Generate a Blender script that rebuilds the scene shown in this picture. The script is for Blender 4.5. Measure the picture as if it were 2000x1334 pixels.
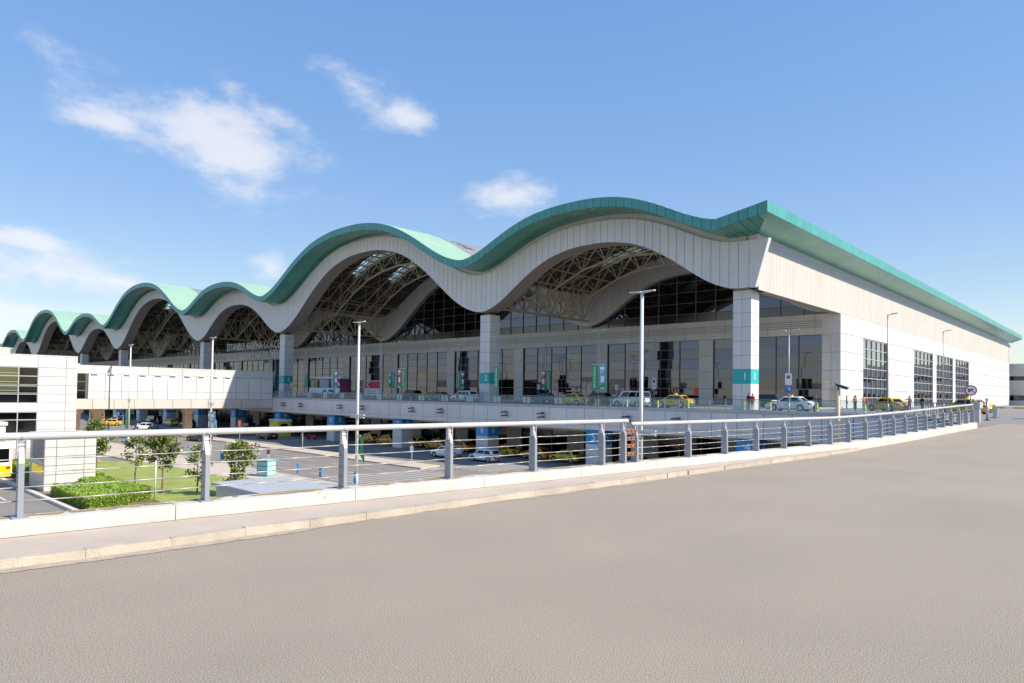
import bpy, math, random
from mathutils import Vector, Matrix
random.seed(11)
R_ = math.radians
scene = bpy.context.scene
col = scene.collection
for o in list(bpy.data.objects): bpy.data.objects.remove(o)

# ------------------------------------------------------------------ camera
cd = bpy.data.cameras.new('Camera'); cam = bpy.data.objects.new('Camera', cd); col.objects.link(cam)
cd.sensor_width = 36.0; cd.sensor_fit = 'HORIZONTAL'; cd.lens = 1333/2000*36; cd.shift_y = 67/2000
cd.clip_start = 0.1; cd.clip_end = 20000
PIT, ROL = R_(1.5), R_(0.83)
fw = Vector((0, math.cos(PIT), math.sin(PIT))); rt = Vector((1, 0, 0)); up = rt.cross(fw)
rt2 = math.cos(ROL)*rt + math.sin(ROL)*up; up2 = math.cos(ROL)*up - math.sin(ROL)*rt
cam.matrix_world = Matrix(((rt2.x, up2.x, -fw.x, 0), (rt2.y, up2.y, -fw.y, 0), (rt2.z, up2.z, -fw.z, 1.38), (0, 0, 0, 1)))
scene.camera = cam

# ------------------------------------------------------------------ light
SUN = Vector((0.7156, -0.272, 0.643)).normalized()
sl = bpy.data.lights.new('Sun', 'SUN'); sl.energy = 4.4; sl.angle = R_(0.53); sl.color = (1.0, 0.915, 0.79)
so = bpy.data.objects.new('Sun', sl); col.objects.link(so)
so.rotation_euler = SUN.to_track_quat('Z', 'Y').to_euler(); so.location = (60, -20, 60)

world = bpy.data.worlds.new('World'); scene.world = world; world.use_nodes = True
wt = world.node_tree; wt.nodes.clear(); WN = wt.nodes; WL = wt.links
def wnode(t, **k):
    n = WN.new(t)
    for a, b in k.items(): setattr(n, a, b)
    return n
sky = wnode('ShaderNodeTexSky'); sky.sky_type = 'NISHITA'; sky.sun_disc = False
sky.sun_elevation = math.asin(SUN.z); sky.sun_rotation = math.atan2(SUN.x, SUN.y)
sky.altitude = 100; sky.air_density = 1.15; sky.dust_density = 0.1; sky.ozone_density = 3.0
bg = wnode('ShaderNodeBackground'); bg.inputs['Strength'].default_value = 0.15
gmm = wnode('ShaderNodeGamma'); gmm.inputs[1].default_value = 0.33; WL.new(sky.outputs[0], gmm.inputs[0])
hsv = wnode('ShaderNodeHueSaturation'); hsv.inputs['Hue'].default_value = 0.517; hsv.inputs['Saturation'].default_value = 2.4; hsv.inputs['Value'].default_value = 2.15; WL.new(gmm.outputs[0], hsv.inputs['Color'])
WL.new(hsv.outputs[0], bg.inputs[0])
tcw = wnode('ShaderNodeTexCoord')
def vm(op, a, b):
    n = wnode('ShaderNodeVectorMath', operation=op)
    for i, s in enumerate((a, b)):
        if s is None: continue
        if hasattr(s, 'links'): WL.new(s, n.inputs[i])
        else: n.inputs[i].default_value = s
    return n.outputs['Value' if op in ('DOT_PRODUCT', 'LENGTH') else 'Vector']
def ma(op, a, b=0.0, c=0.0, clamp=False):
    n = wnode('ShaderNodeMath', operation=op); n.use_clamp = clamp
    for i, s in enumerate((a, b, c)):
        if hasattr(s, 'links'): WL.new(s, n.inputs[i])
        else: n.inputs[i].default_value = s
    return n.outputs[0]
D = tcw.outputs['Generated']
nz = wnode('ShaderNodeTexNoise'); nz.inputs['Scale'].default_value = 7.0; nz.inputs['Detail'].default_value = 7; nz.inputs['Roughness'].default_value = 0.64

mpw = wnode('ShaderNodeMapping'); mpw.inputs['Scale'].default_value = (1, 1, 2.0); WL.new(D, mpw.inputs[0]); WL.new(mpw.outputs[0], nz.inputs['Vector'])
# clouds: (azimuth deg from +Y towards +X, elevation deg, half-width deg, half-height deg, tilt deg, weight)
CLOUDS = [(-25.2, 19.5, 6.2, 3.0, -18, 1.15), (-31.5, 18.6, 4.6, 1.3, -4, .8), (-23.0, 22.3, 2.4, 1.5, -40, .85), (-23.4, 17.5, 3.8, 1.3, -10, .95), (-19.5, 21.0, 3.6, 1.2, -22, .9), (-13.0, 23.5, 2.9, 1.6, -34, 1.05), (-9.6, 22.3, 2.2, 1.5, -40, .95),
          (-.6, 16.1, 2.9, 1.4, 4, 1.0), (-34.2, 7.9, 4.6, 1.5, -6, 1.15), (-30.4, 7.7, 2.6, .6, -6, .75), (-35.4, 9.9, 3.8, .9, -5, .9), (-35.3, 5.2, 6.5, 1.0, -1, 1.0), (-31.5, 4.8, 4, .7, 0, .8), (-19.6, 9.6, 2.0, 1.3, 10, .85), (-43, 8.5, 4, 2.0, 0, 1),
          (-150, 14, 24, 5, 6, 1), (160, 16, 20, 5, -6, 1), (120, 20, 14, 4, 0, .9), (-95, 12, 16, 4, 0, 1)]
dens = None
for az, el, hw, hh, tl, wgt in CLOUDS:
    a, e = R_(az), R_(el)
    c = Vector((math.sin(a)*math.cos(e), math.cos(a)*math.cos(e), math.sin(e)))
    t1 = Vector((math.cos(a), -math.sin(a), 0)); t2 = c.cross(t1)*-1
    if t2.z < 0: t2 = -t2
    t1r = t1*math.cos(R_(tl)) + t2*math.sin(R_(tl)); t2r = t2*math.cos(R_(tl)) - t1*math.sin(R_(tl))
    sx, sy = math.sin(R_(hw))*1.6*wgt, math.sin(R_(hh))*1.6*wgt
    cm = wnode('ShaderNodeMapping', vector_type='TEXTURE'); WL.new(D, cm.inputs[0])
    cm.inputs['Rotation'].default_value = Matrix((t1r, t2r, t1r.cross(t2r))).transposed().to_euler(); cm.inputs['Scale'].default_value = (sx, sy, 1000)
    gr = wnode('ShaderNodeTexGradient', gradient_type='SPHERICAL'); WL.new(cm.outputs[0], gr.inputs[0])
    dens = gr.outputs['Fac'] if dens is None else ma('MAXIMUM', dens, gr.outputs['Fac'])
nmix = nz.outputs[0]
raw = ma('ADD', ma('MULTIPLY', dens, 1.5), ma('MULTIPLY', ma('SUBTRACT', nmix, 0.5), 4.8))
mr = wnode('ShaderNodeMapRange', interpolation_type='SMOOTHERSTEP'); mr.inputs['From Min'].default_value = 0.12; mr.inputs['From Max'].default_value = 2.1
WL.new(raw, mr.inputs['Value'])
dfin = ma('MULTIPLY', ma('MULTIPLY', mr.outputs[0], ma('GREATER_THAN', dens, 0.001)), 0.66)
bgc = wnode('ShaderNodeBackground'); bgc.inputs['Color'].default_value = (1.0, 0.965, 0.96, 1); bgc.inputs['Strength'].default_value = 0.66
mx = wnode('ShaderNodeMixShader'); WL.new(dfin, mx.inputs[0]); WL.new(bg.outputs[0], mx.inputs[1]); WL.new(bgc.outputs[0], mx.inputs[2])
wo = wnode('ShaderNodeOutputWorld'); WL.new(mx.outputs[0], wo.inputs[0])

vs = scene.view_settings; vs.view_transform = 'Standard'; vs.look = 'None'; vs.gamma = 1; vs.exposure = 0.66; vs.use_curve_mapping = False

# ------------------------------------------------------------------ materials
MATS = {}
def mat(name, c, rough=0.6, metal=0.0, var=0.08, vscale=2.0, bump=0.0, bscale=60.0, spec=0.5, streak=0.0, emit=0.0, speck=0.0, sscale=400, dirt=None, orand=0.0, lane=0.0):
    m = bpy.data.materials.new(name); m.use_nodes = True; nt = m.node_tree; p = nt.nodes['Principled BSDF']
    p.inputs['Roughness'].default_value = rough; p.inputs['Metallic'].default_value = metal
    p.inputs['Specular IOR Level'].default_value = spec
    def nn(t): return nt.nodes.new(t)
    tc = nn('ShaderNodeTexCoord')
    base = None
    rgb = nn('ShaderNodeRGB'); rgb.outputs[0].default_value = (*c, 1); base = rgb.outputs[0]
    geo = nn('ShaderNodeNewGeometry')
    def mul(fac_sock, lo, hi):
        nonlocal base
        r = nn('ShaderNodeMapRange'); r.inputs['From Min'].default_value = 0.3; r.inputs['From Max'].default_value = 0.7
        r.inputs['To Min'].default_value = lo; r.inputs['To Max'].default_value = hi; nt.links.new(fac_sock, r.inputs[0])
        x = nn('ShaderNodeVectorMath'); x.operation = 'SCALE'; nt.links.new(base, x.inputs[0]); nt.links.new(r.outputs[0], x.inputs['Scale']); base = x.outputs[0]
    if var > 0:
        n1 = nn('ShaderNodeTexNoise'); n1.inputs['Scale'].default_value = vscale; n1.inputs['Detail'].default_value = 5
        nt.links.new(geo.outputs['Position'], n1.inputs['Vector']); mul(n1.outputs[0], 1-var, 1+var)
    if streak > 0:
        mp = nn('ShaderNodeMapping'); mp.inputs['Scale'].default_value = (3, 3, 0.15); nt.links.new(geo.outputs['Position'], mp.inputs[0])
        n2 = nn('ShaderNodeTexNoise'); n2.inputs['Scale'].default_value = 1.0; n2.inputs['Detail'].default_value = 4; nt.links.new(mp.outputs[0], n2.inputs['Vector'])
        mul(n2.outputs[0], 1-streak, 1+streak*0.3)
    if speck > 0:
        n3 = nn('ShaderNodeTexNoise'); n3.inputs['Scale'].default_value = sscale; n3.inputs['Detail'].default_value = 2
        nt.links.new(geo.outputs['Position'], n3.inputs['Vector']); mul(n3.outputs[0], 1-speck, 1+speck)
    if orand > 0:
        oi = nn('ShaderNodeObjectInfo'); r = nn('ShaderNodeMapRange'); r.inputs['To Min'].default_value = 1-orand; r.inputs['To Max'].default_value = 1+orand; nt.links.new(oi.outputs['Random'], r.inputs[0])
        x = nn('ShaderNodeVectorMath'); x.operation = 'SCALE'; nt.links.new(base, x.inputs[0]); nt.links.new(r.outputs[0], x.inputs['Scale']); base = x.outputs[0]
    if lane > 0:                                  # wheel-worn bands along the direction of travel
        mp = nn('ShaderNodeMapping'); mp.vector_type = 'TEXTURE'; mp.inputs['Rotation'].default_value = (0, 0, math.atan2(.671, .7415)); mp.inputs['Scale'].default_value = (18, .9, 1); nt.links.new(geo.outputs['Position'], mp.inputs[0])
        n5 = nn('ShaderNodeTexNoise'); n5.inputs['Scale'].default_value = 1.0; n5.inputs['Detail'].default_value = 4; nt.links.new(mp.outputs[0], n5.inputs['Vector']); mul(n5.outputs[0], 1-lane, 1+lane)
    if dirt:
        n4 = nn('ShaderNodeTexNoise'); n4.inputs['Scale'].default_value = dirt[2]; n4.inputs['Detail'].default_value = 6; n4.inputs['Roughness'].default_value = .7
        nt.links.new(geo.outputs['Position'], n4.inputs['Vector'])
        r = nn('ShaderNodeMapRange'); r.inputs['From Min'].default_value = dirt[1]; r.inputs['From Max'].default_value = dirt[1]+.12; nt.links.new(n4.outputs[0], r.inputs[0])
        x = nn('ShaderNodeMix'); x.data_type = 'RGBA'; nt.links.new(r.outputs[0], x.inputs[0]); nt.links.new(base, x.inputs[6]); x.inputs[7].default_value = (*dirt[0], 1); base = x.outputs[2]
    nt.links.new(base, p.inputs['Base Color'])
    if bump > 0:
        nb = nn('ShaderNodeTexNoise'); nb.inputs['Scale'].default_value = bscale; nb.inputs['Detail'].default_value = 3
        nt.links.new(geo.outputs['Position'], nb.inputs['Vector'])
        b = nn('ShaderNodeBump'); b.inputs['Strength'].default_value = bump; b.inputs['Distance'].default_value = 0.02
        nt.links.new(nb.outputs[0], b.inputs['Height']); nt.links.new(b.outputs[0], p.inputs['Normal'])
    if emit > 0:
        p.inputs['Emission Color'].default_value = (*c, 1); p.inputs['Emission Strength'].default_value = emit
    MATS[name] = m
    return m
def glassmat(name, c, rough=0.03):
    m = mat(name, c, rough, 1.0, var=0.0, orand=.10); return m
M = MATS
mat('panel_white', (.57, .56, .54), .45, var=.03, vscale=.7, streak=.05, orand=0.035)
mat('panel_wave', (.66, .645, .64), .42, var=.03, vscale=.6, streak=.06, orand=0.035)
mat('panel_side', (.64, .632, .615), .5, var=.03, vscale=.3, streak=.05, orand=0.03)
mat('metal_beige', (.55, .51, .465), .45, var=.04, vscale=.35, streak=.06, orand=0.03)
mat('wall_grey', (.66, .645, .63), .5, var=.04, vscale=.4, streak=.06, orand=0.035)
mat('strip_grey', (.42, .44, .46), .5, var=.05)
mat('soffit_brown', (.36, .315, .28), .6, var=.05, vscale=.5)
mat('joint_dark', (.10, .10, .10), .8, var=0)
mat('green_fascia', (.075, .32, .295), .38, var=.06, vscale=.5, streak=.06, orand=0.06)
mat('green_soffit', (.085, .32, .25), .24, .35, var=.10, vscale=.25, spec=.6, orand=0.07)
mat('green_top', (.27, .43, .34), .5, var=.06, vscale=.4)
mat('green_joint', (.015, .09, .075), .7, var=0)
mat('roof_grey', (.24, .235, .24), .5, var=.06, vscale=.3)
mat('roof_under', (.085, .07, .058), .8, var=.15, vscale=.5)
mat('truss', (.50, .43, .30), .5, var=.08, vscale=.8)
mat('shaft', (.50, .53, .42), .6, var=.05)
mat('turquoise', (.02, .40, .39), .45, var=.03)
mat('blue_band', (.02, .30, .66), .5, var=.05)
mat('white_paint', (.80, .80, .80), .5, var=.03)
mat('letter_white', (.86, .87, .88), .4, var=0)
glassmat('glass_front', (.105, .108, .145)); glassmat('glass_tymp', (.11, .11, .13)); glassmat('glass_spandrel', (.10, .092, .088), .2)
glassmat('glass_side', (.50, .50, .53)); glassmat('glass_dark', (.06, .06, .065), .06); glassmat('glass_olive', (.20, .22, .15), .08)
mat('mullion', (.30, .29, .29), .45, var=0); mat('mullion_light', (.45, .45, .45), .4, var=0); mat('mullion_dark', (.08, .08, .09), .5, var=0)
mat('mullion_tymp', (.20, .19, .185), .5, var=0)
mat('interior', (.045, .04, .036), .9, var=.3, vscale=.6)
mat('concrete', (.62, .57, .50), .85, var=.07, vscale=1.5, bump=.25, bscale=40, dirt=((.40, .32, .22), .66, 3.0), speck=.08, sscale=90)
mat('parapet', (.56, .53, .485), .8, var=.08, vscale=1.2, bump=.25, bscale=50, dirt=((.40, .33, .24), .62, 3.0), speck=.07, sscale=120, streak=.06, orand=0.04)
mat('parapet_moss', (.36, .27, .15), .95, var=.2, vscale=5, bump=.5, bscale=60, speck=.3, sscale=60)
mat('kerb', (.42, .36, .29), .85, var=.14, vscale=3, bump=.5, bscale=30, dirt=((.36, .28, .19), .60, 5.0), speck=.10, sscale=100, orand=0.08)
mat('sidewalk', (.47, .395, .325), .9, var=.07, vscale=1.2, bump=.3, bscale=120, speck=.18, sscale=160)
mat('asphalt', (.333, .278, .219), .88, var=.06, vscale=.3, bump=.6, bscale=120, speck=.55, sscale=100, lane=.022, dirt=((.255, .21, .172), .68, .45))
mat('joint_brown', (.16, .125, .09), .95, var=.25, vscale=6)
mat('dust', (.40, .335, .26), .95, var=.18, vscale=7, speck=.25, sscale=60, bump=.6, bscale=60)
mat('asphalt_deck', (.22, .21, .20), .9, var=.08, vscale=.3)
mat('asphalt_low', (.225, .205, .185), .9, var=.10, vscale=.25, speck=.12, sscale=8)
mat('ground_far', (.20, .18, .14), .95, var=.2, vscale=.02)
mat('paving', (.52, .44, .36), .9, var=.06, vscale=.5, speck=.05, sscale=6)
mat('lawn', (.27, .315, .075), .95, var=.18, vscale=.6, bump=.6, bscale=14, speck=.25, sscale=9)
mat('soil', (.20, .14, .09), .95, var=.15)
mat('line_white', (.60, .58, .55), .8, var=.12, vscale=2)
mat('line_yellow', (.62, .40, .06), .8, var=.12, vscale=2)
mat('steel', (.47, .48, .50), .35, .35, var=.05, vscale=2)
mat('steel_blue', (.30, .32, .36), .42, .2, var=.05, vscale=2)
mat('rail_paint', (.50, .50, .50), .35, .1, var=.05, vscale=3)
mat('deck_rail', (.22, .25, .28), .45, .2, var=.05)
mat('rod', (.46, .44, .40), .4, .3, var=.05)
mat('copper_plate', (.30, .14, .07), .6, .2, var=.25, vscale=12)
mat('pole', (.62, .62, .60), .45, .1, var=.04)
mat('pole_grey', (.36, .37, .38), .45, .2, var=.05)
mat('lamp_head', (.50, .50, .48), .4, .2, var=0)
mat('dark_metal', (.045, .045, .05), .45, .2, var=0)
mat('banner_green', (.008, .34, .14), .6, var=.06, vscale=1.5)
mat('banner_blue', (.03, .20, .52), .6, var=.06); mat('banner_red', (.50, .06, .06), .6, var=.05); mat('banner_sky', (.10, .45, .62), .6, var=.05)
mat('banner_navy', (.02, .035, .10), .6, var=.05); mat('banner_purple', (.16, .13, .45), .6, var=.05)
mat('sign_red', (.55, .04, .05), .5, var=0); mat('sign_blue', (.02, .16, .55), .5, var=0); mat('sign_orange', (.75, .12, .05), .5, var=0); mat('sign_yellow', (.70, .62, .02), .5, var=0)
mat('black', (.012, .012, .013), .6, var=0); mat('tyre', (.022, .022, .024), .85, var=0); mat('rim', (.45, .46, .48), .3, .7, var=0)
mat('car_glass', (.045, .05, .06), .04, .9, var=0)
for k, c in dict(taxi_yellow=(.72, .42, .008), taxi_orange=(.70, .30, .008), taxi_lemon=(.72, .50, .01), car_white=(.74, .75, .76), car_black=(.012, .012, .014), car_grey=(.10, .095, .085), car_silver=(.40, .42, .44), car_blue=(.03, .07, .15), bus_yellow=(.75, .58, .01), bus_purple=(.16, .035, .10)).items():
    mm = mat(k, c, .28, .05, var=.02); mm.node_tree.nodes['Principled BSDF'].inputs['Coat Weight'].default_value = .6
mat('lamp_clear', (.62, .62, .62), .15, .2, var=0); mat('lamp_red', (.40, .015, .015), .25, var=0); mat('lamp_amber', (.75, .45, .02), .4, var=0)
mat('leaf', (.11, .165, .035), .4, var=.3, vscale=4, spec=.6); mat('leaf_light', (.30, .29, .07), .5, var=.3, vscale=4); mat('bark', (.16, .115, .08), .9, var=.2, vscale=6)
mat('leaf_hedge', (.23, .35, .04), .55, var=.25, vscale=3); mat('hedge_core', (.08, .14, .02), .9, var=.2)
mat('skin', (.42, .25, .17), .6, var=0); mat('hair', (.03, .02, .015), .7, var=0)
for k, c in dict(cl_white=(.72, .72, .74), cl_black=(.02, .02, .024), cl_navy=(.03, .045, .11), cl_red=(.50, .04, .05), cl_orange=(.75, .15, .04), cl_grey=(.16, .16, .17), cl_jeans=(.06, .10, .19), cl_beige=(.42, .34, .25), cl_brown=(.12, .09, .055)).items(): mat(k, c, .85, var=.05)
mat('bollard_green', (.42, .62, .02), .5, var=.04); mat('tint_green', (.36, .50, .46), .3, var=0)
mat('pier_beige', (.62, .50, .34), .8, var=.06)
mat('louvre', (.14, .15, .17), .5, .2, var=0)
mat('stone_plaque', (.50, .45, .38), .6, var=.15, vscale=1.5)
def transp(name, c, a, rough=.05):
    m = bpy.data.materials.new(name); m.use_nodes = True; nt = m.node_tree; nt.nodes.clear()
    t = nt.nodes.new('ShaderNodeBsdfTransparent'); t.inputs[0].default_value = (*c, 1)
    g = nt.nodes.new('ShaderNodeBsdfPrincipled'); g.inputs['Base Color'].default_value = (*c, 1); g.inputs['Roughness'].default_value = rough
    mxx = nt.nodes.new('ShaderNodeMixShader'); mxx.inputs[0].default_value = a
    o = nt.nodes.new('ShaderNodeOutputMaterial')
    nt.links.new(t.outputs[0], mxx.inputs[1]); nt.links.new(g.outputs[0], mxx.inputs[2]); nt.links.new(mxx.outputs[0], o.inputs[0]); MATS[name] = m
transp('pane_clear', (.84, .91, .91), .10); transp('pane_frost', (.50, .68, .63), .62, .4); _m = bpy.data.materials.new('skylight_glass'); _m.use_nodes = True; _m.node_tree.nodes.clear(); _t = _m.node_tree.nodes.new('ShaderNodeBsdfTranslucent'); _t.inputs[0].default_value = (.62, .78, .78, 1)
_o = _m.node_tree.nodes.new('ShaderNodeOutputMaterial'); _m.node_tree.links.new(_t.outputs[0], _o.inputs[0]); MATS['skylight_glass'] = _m

# ------------------------------------------------------------------ mesh helpers
class MB:
    def __init__(s): s.v = []; s.f = []; s.m = []
    def poly(s, pts, mi=0):
        i = len(s.v); s.v += [tuple(p) for p in pts]; s.f.append(tuple(range(i, i+len(pts)))); s.m.append(mi); return s
    def box(s, x0, x1, y0, y1, z0, z1, mi=0):
        i = len(s.v)
        s.v += [(x0, y0, z0), (x1, y0, z0), (x1, y1, z0), (x0, y1, z0), (x0, y0, z1), (x1, y0, z1), (x1, y1, z1), (x0, y1, z1)]
        for q in ((0, 3, 2, 1), (4, 5, 6, 7), (0, 1, 5, 4), (1, 2, 6, 5), (2, 3, 7, 6), (3, 0, 4, 7)):
            s.f.append(tuple(i+k for k in q)); s.m.append(mi)
        return s
    def hexa(s, p, mi=0):            # 8 points: bottom ring 0-3 ccw, top ring 4-7
        i = len(s.v); s.v += [tuple(q) for q in p]
        for q in ((0, 3, 2, 1), (4, 5, 6, 7), (0, 1, 5, 4), (1, 2, 6, 5), (2, 3, 7, 6), (3, 0, 4, 7)):
            s.f.append(tuple(i+k for k in q)); s.m.append(mi)
        return s
    def prism(s, pts, axis, lo, hi, mi=0):   # polygon in the two other axes, extruded along axis
        def mk(p, h):
            return {'x': (h, p[0], p[1]), 'y': (p[0], h, p[1]), 'z': (p[0], p[1], h)}[axis]
        n = len(pts); i = len(s.v); s.v += [mk(p, lo) for p in pts] + [mk(p, hi) for p in pts]
        s.f.append(tuple(i+k for k in range(n))[::-1]); s.m.append(mi); s.f.append(tuple(i+n+k for k in range(n))); s.m.append(mi)
        for k in range(n):
            s.f.append((i+k, i+(k+1) % n, i+n+(k+1) % n, i+n+k)); s.m.append(mi)
        return s
    def tube(s, p0, p1, r, n=6, mi=0, r1=None, caps=True):
        p0, p1 = Vector(p0), Vector(p1); d = (p1-p0)
        if d.length < 1e-6: return s
        d.normalize(); a = d.cross(Vector((0, 0, 1)) if abs(d.z) < .9 else Vector((1, 0, 0))).normalized(); b = d.cross(a)
        r1 = r if r1 is None else r1; i = len(s.v)
        for p, rr in ((p0, r), (p1, r1)):
            for k in range(n):
                t = 2*math.pi*k/n; s.v.append(tuple(p+(a*math.cos(t)+b*math.sin(t))*rr))
        for k in range(n):
            s.f.append((i+k, i+(k+1) % n, i+n+(k+1) % n, i+n+k)); s.m.append(mi)
        if caps:
            s.f.append(tuple(i+k for k in range(n))[::-1]); s.m.append(mi); s.f.append(tuple(i+n+k for k in range(n))); s.m.append(mi)
        return s
    def path(s, pts, r, n=6, mi=0):
        for a, b in zip(pts, pts[1:]): s.tube(a, b, r, n, mi)
        return s
    def disc(s, c, nrm, r, n=20, mi=0, th=0.01):
        nrm = Vector(nrm).normalized(); c = Vector(c); return s.tube(c-nrm*th/2, c+nrm*th/2, r, n, mi)
    def mesh(s, name, mats, smooth=False):
        me = bpy.data.meshes.new(name); me.from_pydata(s.v, [], s.f)
        for m in (mats if isinstance(mats, (list, tuple)) else [mats]): me.materials.append(MATS[m] if isinstance(m, str) else m)
        if len(me.materials) > 1: me.polygons.foreach_set('material_index', s.m)
        if smooth: me.polygons.foreach_set('use_smooth', [True]*len(me.polygons))
        me.update(); return me
    def build(s, name, mats, parent=None, smooth=False):
        return link(name, s.mesh(name, mats, smooth), parent)
def link(name, me, parent=None, loc=None, rz=0.0):
    o = bpy.data.objects.new(name, me); col.objects.link(o); o.parent = parent
    if loc is not None: o.location = loc
    if rz: o.rotation_euler = (0, 0, rz)
    return o
def tag(o, label, cat, group=None):
    o['label'] = label; o['category'] = cat
    if group: o['group'] = group
    return o
def empty(name, loc=(0, 0, 0), rz=0.0, label=None, cat=None, group=None):
    o = bpy.data.objects.new(name, None); col.objects.link(o); o.location = loc; o.rotation_euler = (0, 0, rz); o.empty_display_size = .3
    if label: tag(o, label, cat, group)
    return o
def copy_tree(o, parent=None):
    c = o.copy(); col.objects.link(c); c.parent = parent
    for ch in o.children: copy_tree(ch, c)
    return c
_txt = {}
def text_mesh(s, size, m, th=0.0, bold=False):
    key = (s, size, m, th)
    if key in _txt: return _txt[key]
    c = bpy.data.curves.new('t', 'FONT'); c.body = s; c.size = size; c.align_x = 'CENTER'; c.align_y = 'CENTER'; c.extrude = th; c.resolution_u = 2
    if bold: c.offset = size*0.008
    o = bpy.data.objects.new('t', c); col.objects.link(o); bpy.context.view_layer.update()
    me = bpy.data.meshes.new_from_object(o.evaluated_get(bpy.context.evaluated_depsgraph_get()))
    bpy.data.objects.remove(o); me.materials.clear(); me.materials.append(MATS[m]); _txt[key] = me
    return me
def put_text(name, s, size, m, parent, loc, rot, th=0.0, bold=False, sx=1.0):
    o = link(name, text_mesh(s, size, m, th, bold), parent); o.location = loc; o.rotation_euler = rot; o.scale = (sx, 1, 1); return o
FRONT = (math.pi/2, 0, 0)                       # text read from -y
RIGHT = (math.pi/2, 0, math.pi/2)               # text read from +x

# the terminal's own grid: x = -a (a runs along the front, to the far end), y = b (depth into the building)
UF = Vector((-0.73128, 0.68208, 0)); US = Vector((0.68208, 0.73128, 0)); O = Vector((25.8867, 74.0, 0))
TH = math.atan2(-UF.y, -UF.x)
def P(a, b, z=0.0): return O + UF*a + US*b + Vector((0, 0, z))

# ------------------------------------------------------------------ ground and roads
def sheet(name, pts, z, m):
    o = MB().poly([(p.x, p.y, z) for p in pts]).build(name, m); o['kind'] = 'structure'; return o
g = MB().poly([(-6000, -6000, -7.3), (6000, -6000, -7.3), (6000, 6000, -7.3), (-6000, 6000, -7.3)]).build('ground', 'ground_far'); g['kind'] = 'structure'
low = sheet('lower_road', [P(-60, -90), P(260, -90), P(260, 30), P(-60, 30)], -7.0, 'asphalt_low')
# painted lines belong to the lower road
def stripe(a0, b0, a1, b1, w, m='line_white', name='road_marking', z=-6.994):
    p, q = P(a0, b0, z), P(a1, b1, z); d = (q-p).normalized(); n = Vector((-d.y, d.x, 0))*w/2
    MB().poly([p+n, q+n, q-n, p-n][::-1]).build(name, m, low)
for bb in (-34.5, -31.2, -27.9):
    for k in range(15): stripe(28+k*6.6, bb, 31.2+k*6.6, bb, .13)
for aa in (20.4, 21.6, 22.8, 24.0, 25.2): stripe(aa, -36, aa, -24.2, .22); stripe(aa, -20, aa, -8.4, .22)
stripe(45.6, -36.8, 45.6, -24, .12); stripe(70, -36.8, 70, -24, .12)
stripe(14, -36.9, 120, -36.9, .13)
for k in range(8): stripe(36+k*3.6, -58.9, 38+k*3.6, -58.9, .22, 'line_yellow')
stripe(30, -60.2, 70, -60.2, .15)
stripe(86, -29, 112, -29, 3.0, 'line_yellow', z=-6.995)
def slab(name, pts, z0, z1, m, kind='structure'):
    b = MB(); n = len(pts)
    b.prism([(p.x, p.y) for p in pts], 'z', z0, z1); o = b.build(name, m); o['kind'] = kind; return o
slab('traffic_island', [P(26.5, -23.9), P(27.2, -20.6), P(118, -20.2), P(118, -23.2)], -7.2, -6.85, 'paving')
slab('kerb_pavement', [P(13, -43.2), P(13, -37.6), P(140, -37.6), P(140, -46)][::-1], -7.2, -6.86, 'paving')
slab('lawn', [P(13, -52.8), P(13, -43.2), P(48, -43.2), P(56, -47.5), P(56, -52.8)][::-1], -7.2, -6.80, 'lawn')
slab('plaza', [P(56.05, -57), P(56.05, -46.5), P(140, -46.5), P(140, -57)][::-1], -7.2, -6.88, 'paving')
slab('planting_bed', [P(16, -57.8), P(16, -52.85), P(56, -52.85), P(56, -57.8)][::-1], -7.2, -6.84, 'soil')
slab('bed_kerb', [P(14, -58.2), P(14, -57.85), P(70, -57.85), P(70, -58.2)][::-1], -7.2, -6.80, 'concrete')

# ------------------------------------------------------------------ ramp road, pavement, parapet
RU = Vector((.7415, .6710, 0)); RN = Vector((.6710, -.7415, 0)); R0 = Vector((3.05, 17.30, 0))
def rz_(t):                                      # height of the ramp road along its length
    if t < 12: return -0.62
    if t > 36: return -0.004
    k = (t-12)/24; return -0.62+.616*(k*k*(3-2*k)*.45+k*.55)
def RP(t, n, dz=0.0): p = R0+RU*t+RN*n; return Vector((p.x, p.y, rz_(t)+dz))
TE = 30.0
b = MB(); ts = [-34+2*k for k in range(36)]
for t0, t1 in zip(ts, ts[1:]): b.poly([RP(t0, .9, 0), RP(t0, 70, 0), RP(t1, 70, 0), RP(t1, .9, 0)])
for t0, t1 in zip(ts, ts[1:]):
    if t0 >= 0: b.poly([RP(t0, .15, 0), RP(t0, .9, 0), RP(t1, .9, 0), RP(t1, .15, 0)])
ramp = b.build('ramp_road', 'asphalt'); ramp['kind'] = 'structure'
def sw(t): return 1.16 if t < -12 else max(0.0, 1.16*(14.0-t)/26.0)**1.0
b = MB(); ts = [-34+1.0*k for k in range(48)]
for t0, t1 in zip(ts, ts[1:]):
    b.hexa([RP(t0, .1, -.3), RP(t0, .2+sw(t0), -.3), RP(t1, .2+sw(t1), -.3), RP(t1, .1, -.3), RP(t0, .1, .105), RP(t0, .2+sw(t0), .105), RP(t1, .2+sw(t1), .105), RP(t1, .1, .105)])
swk = b.build('sidewalk', 'sidewalk'); swk['kind'] = 'structure'
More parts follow.
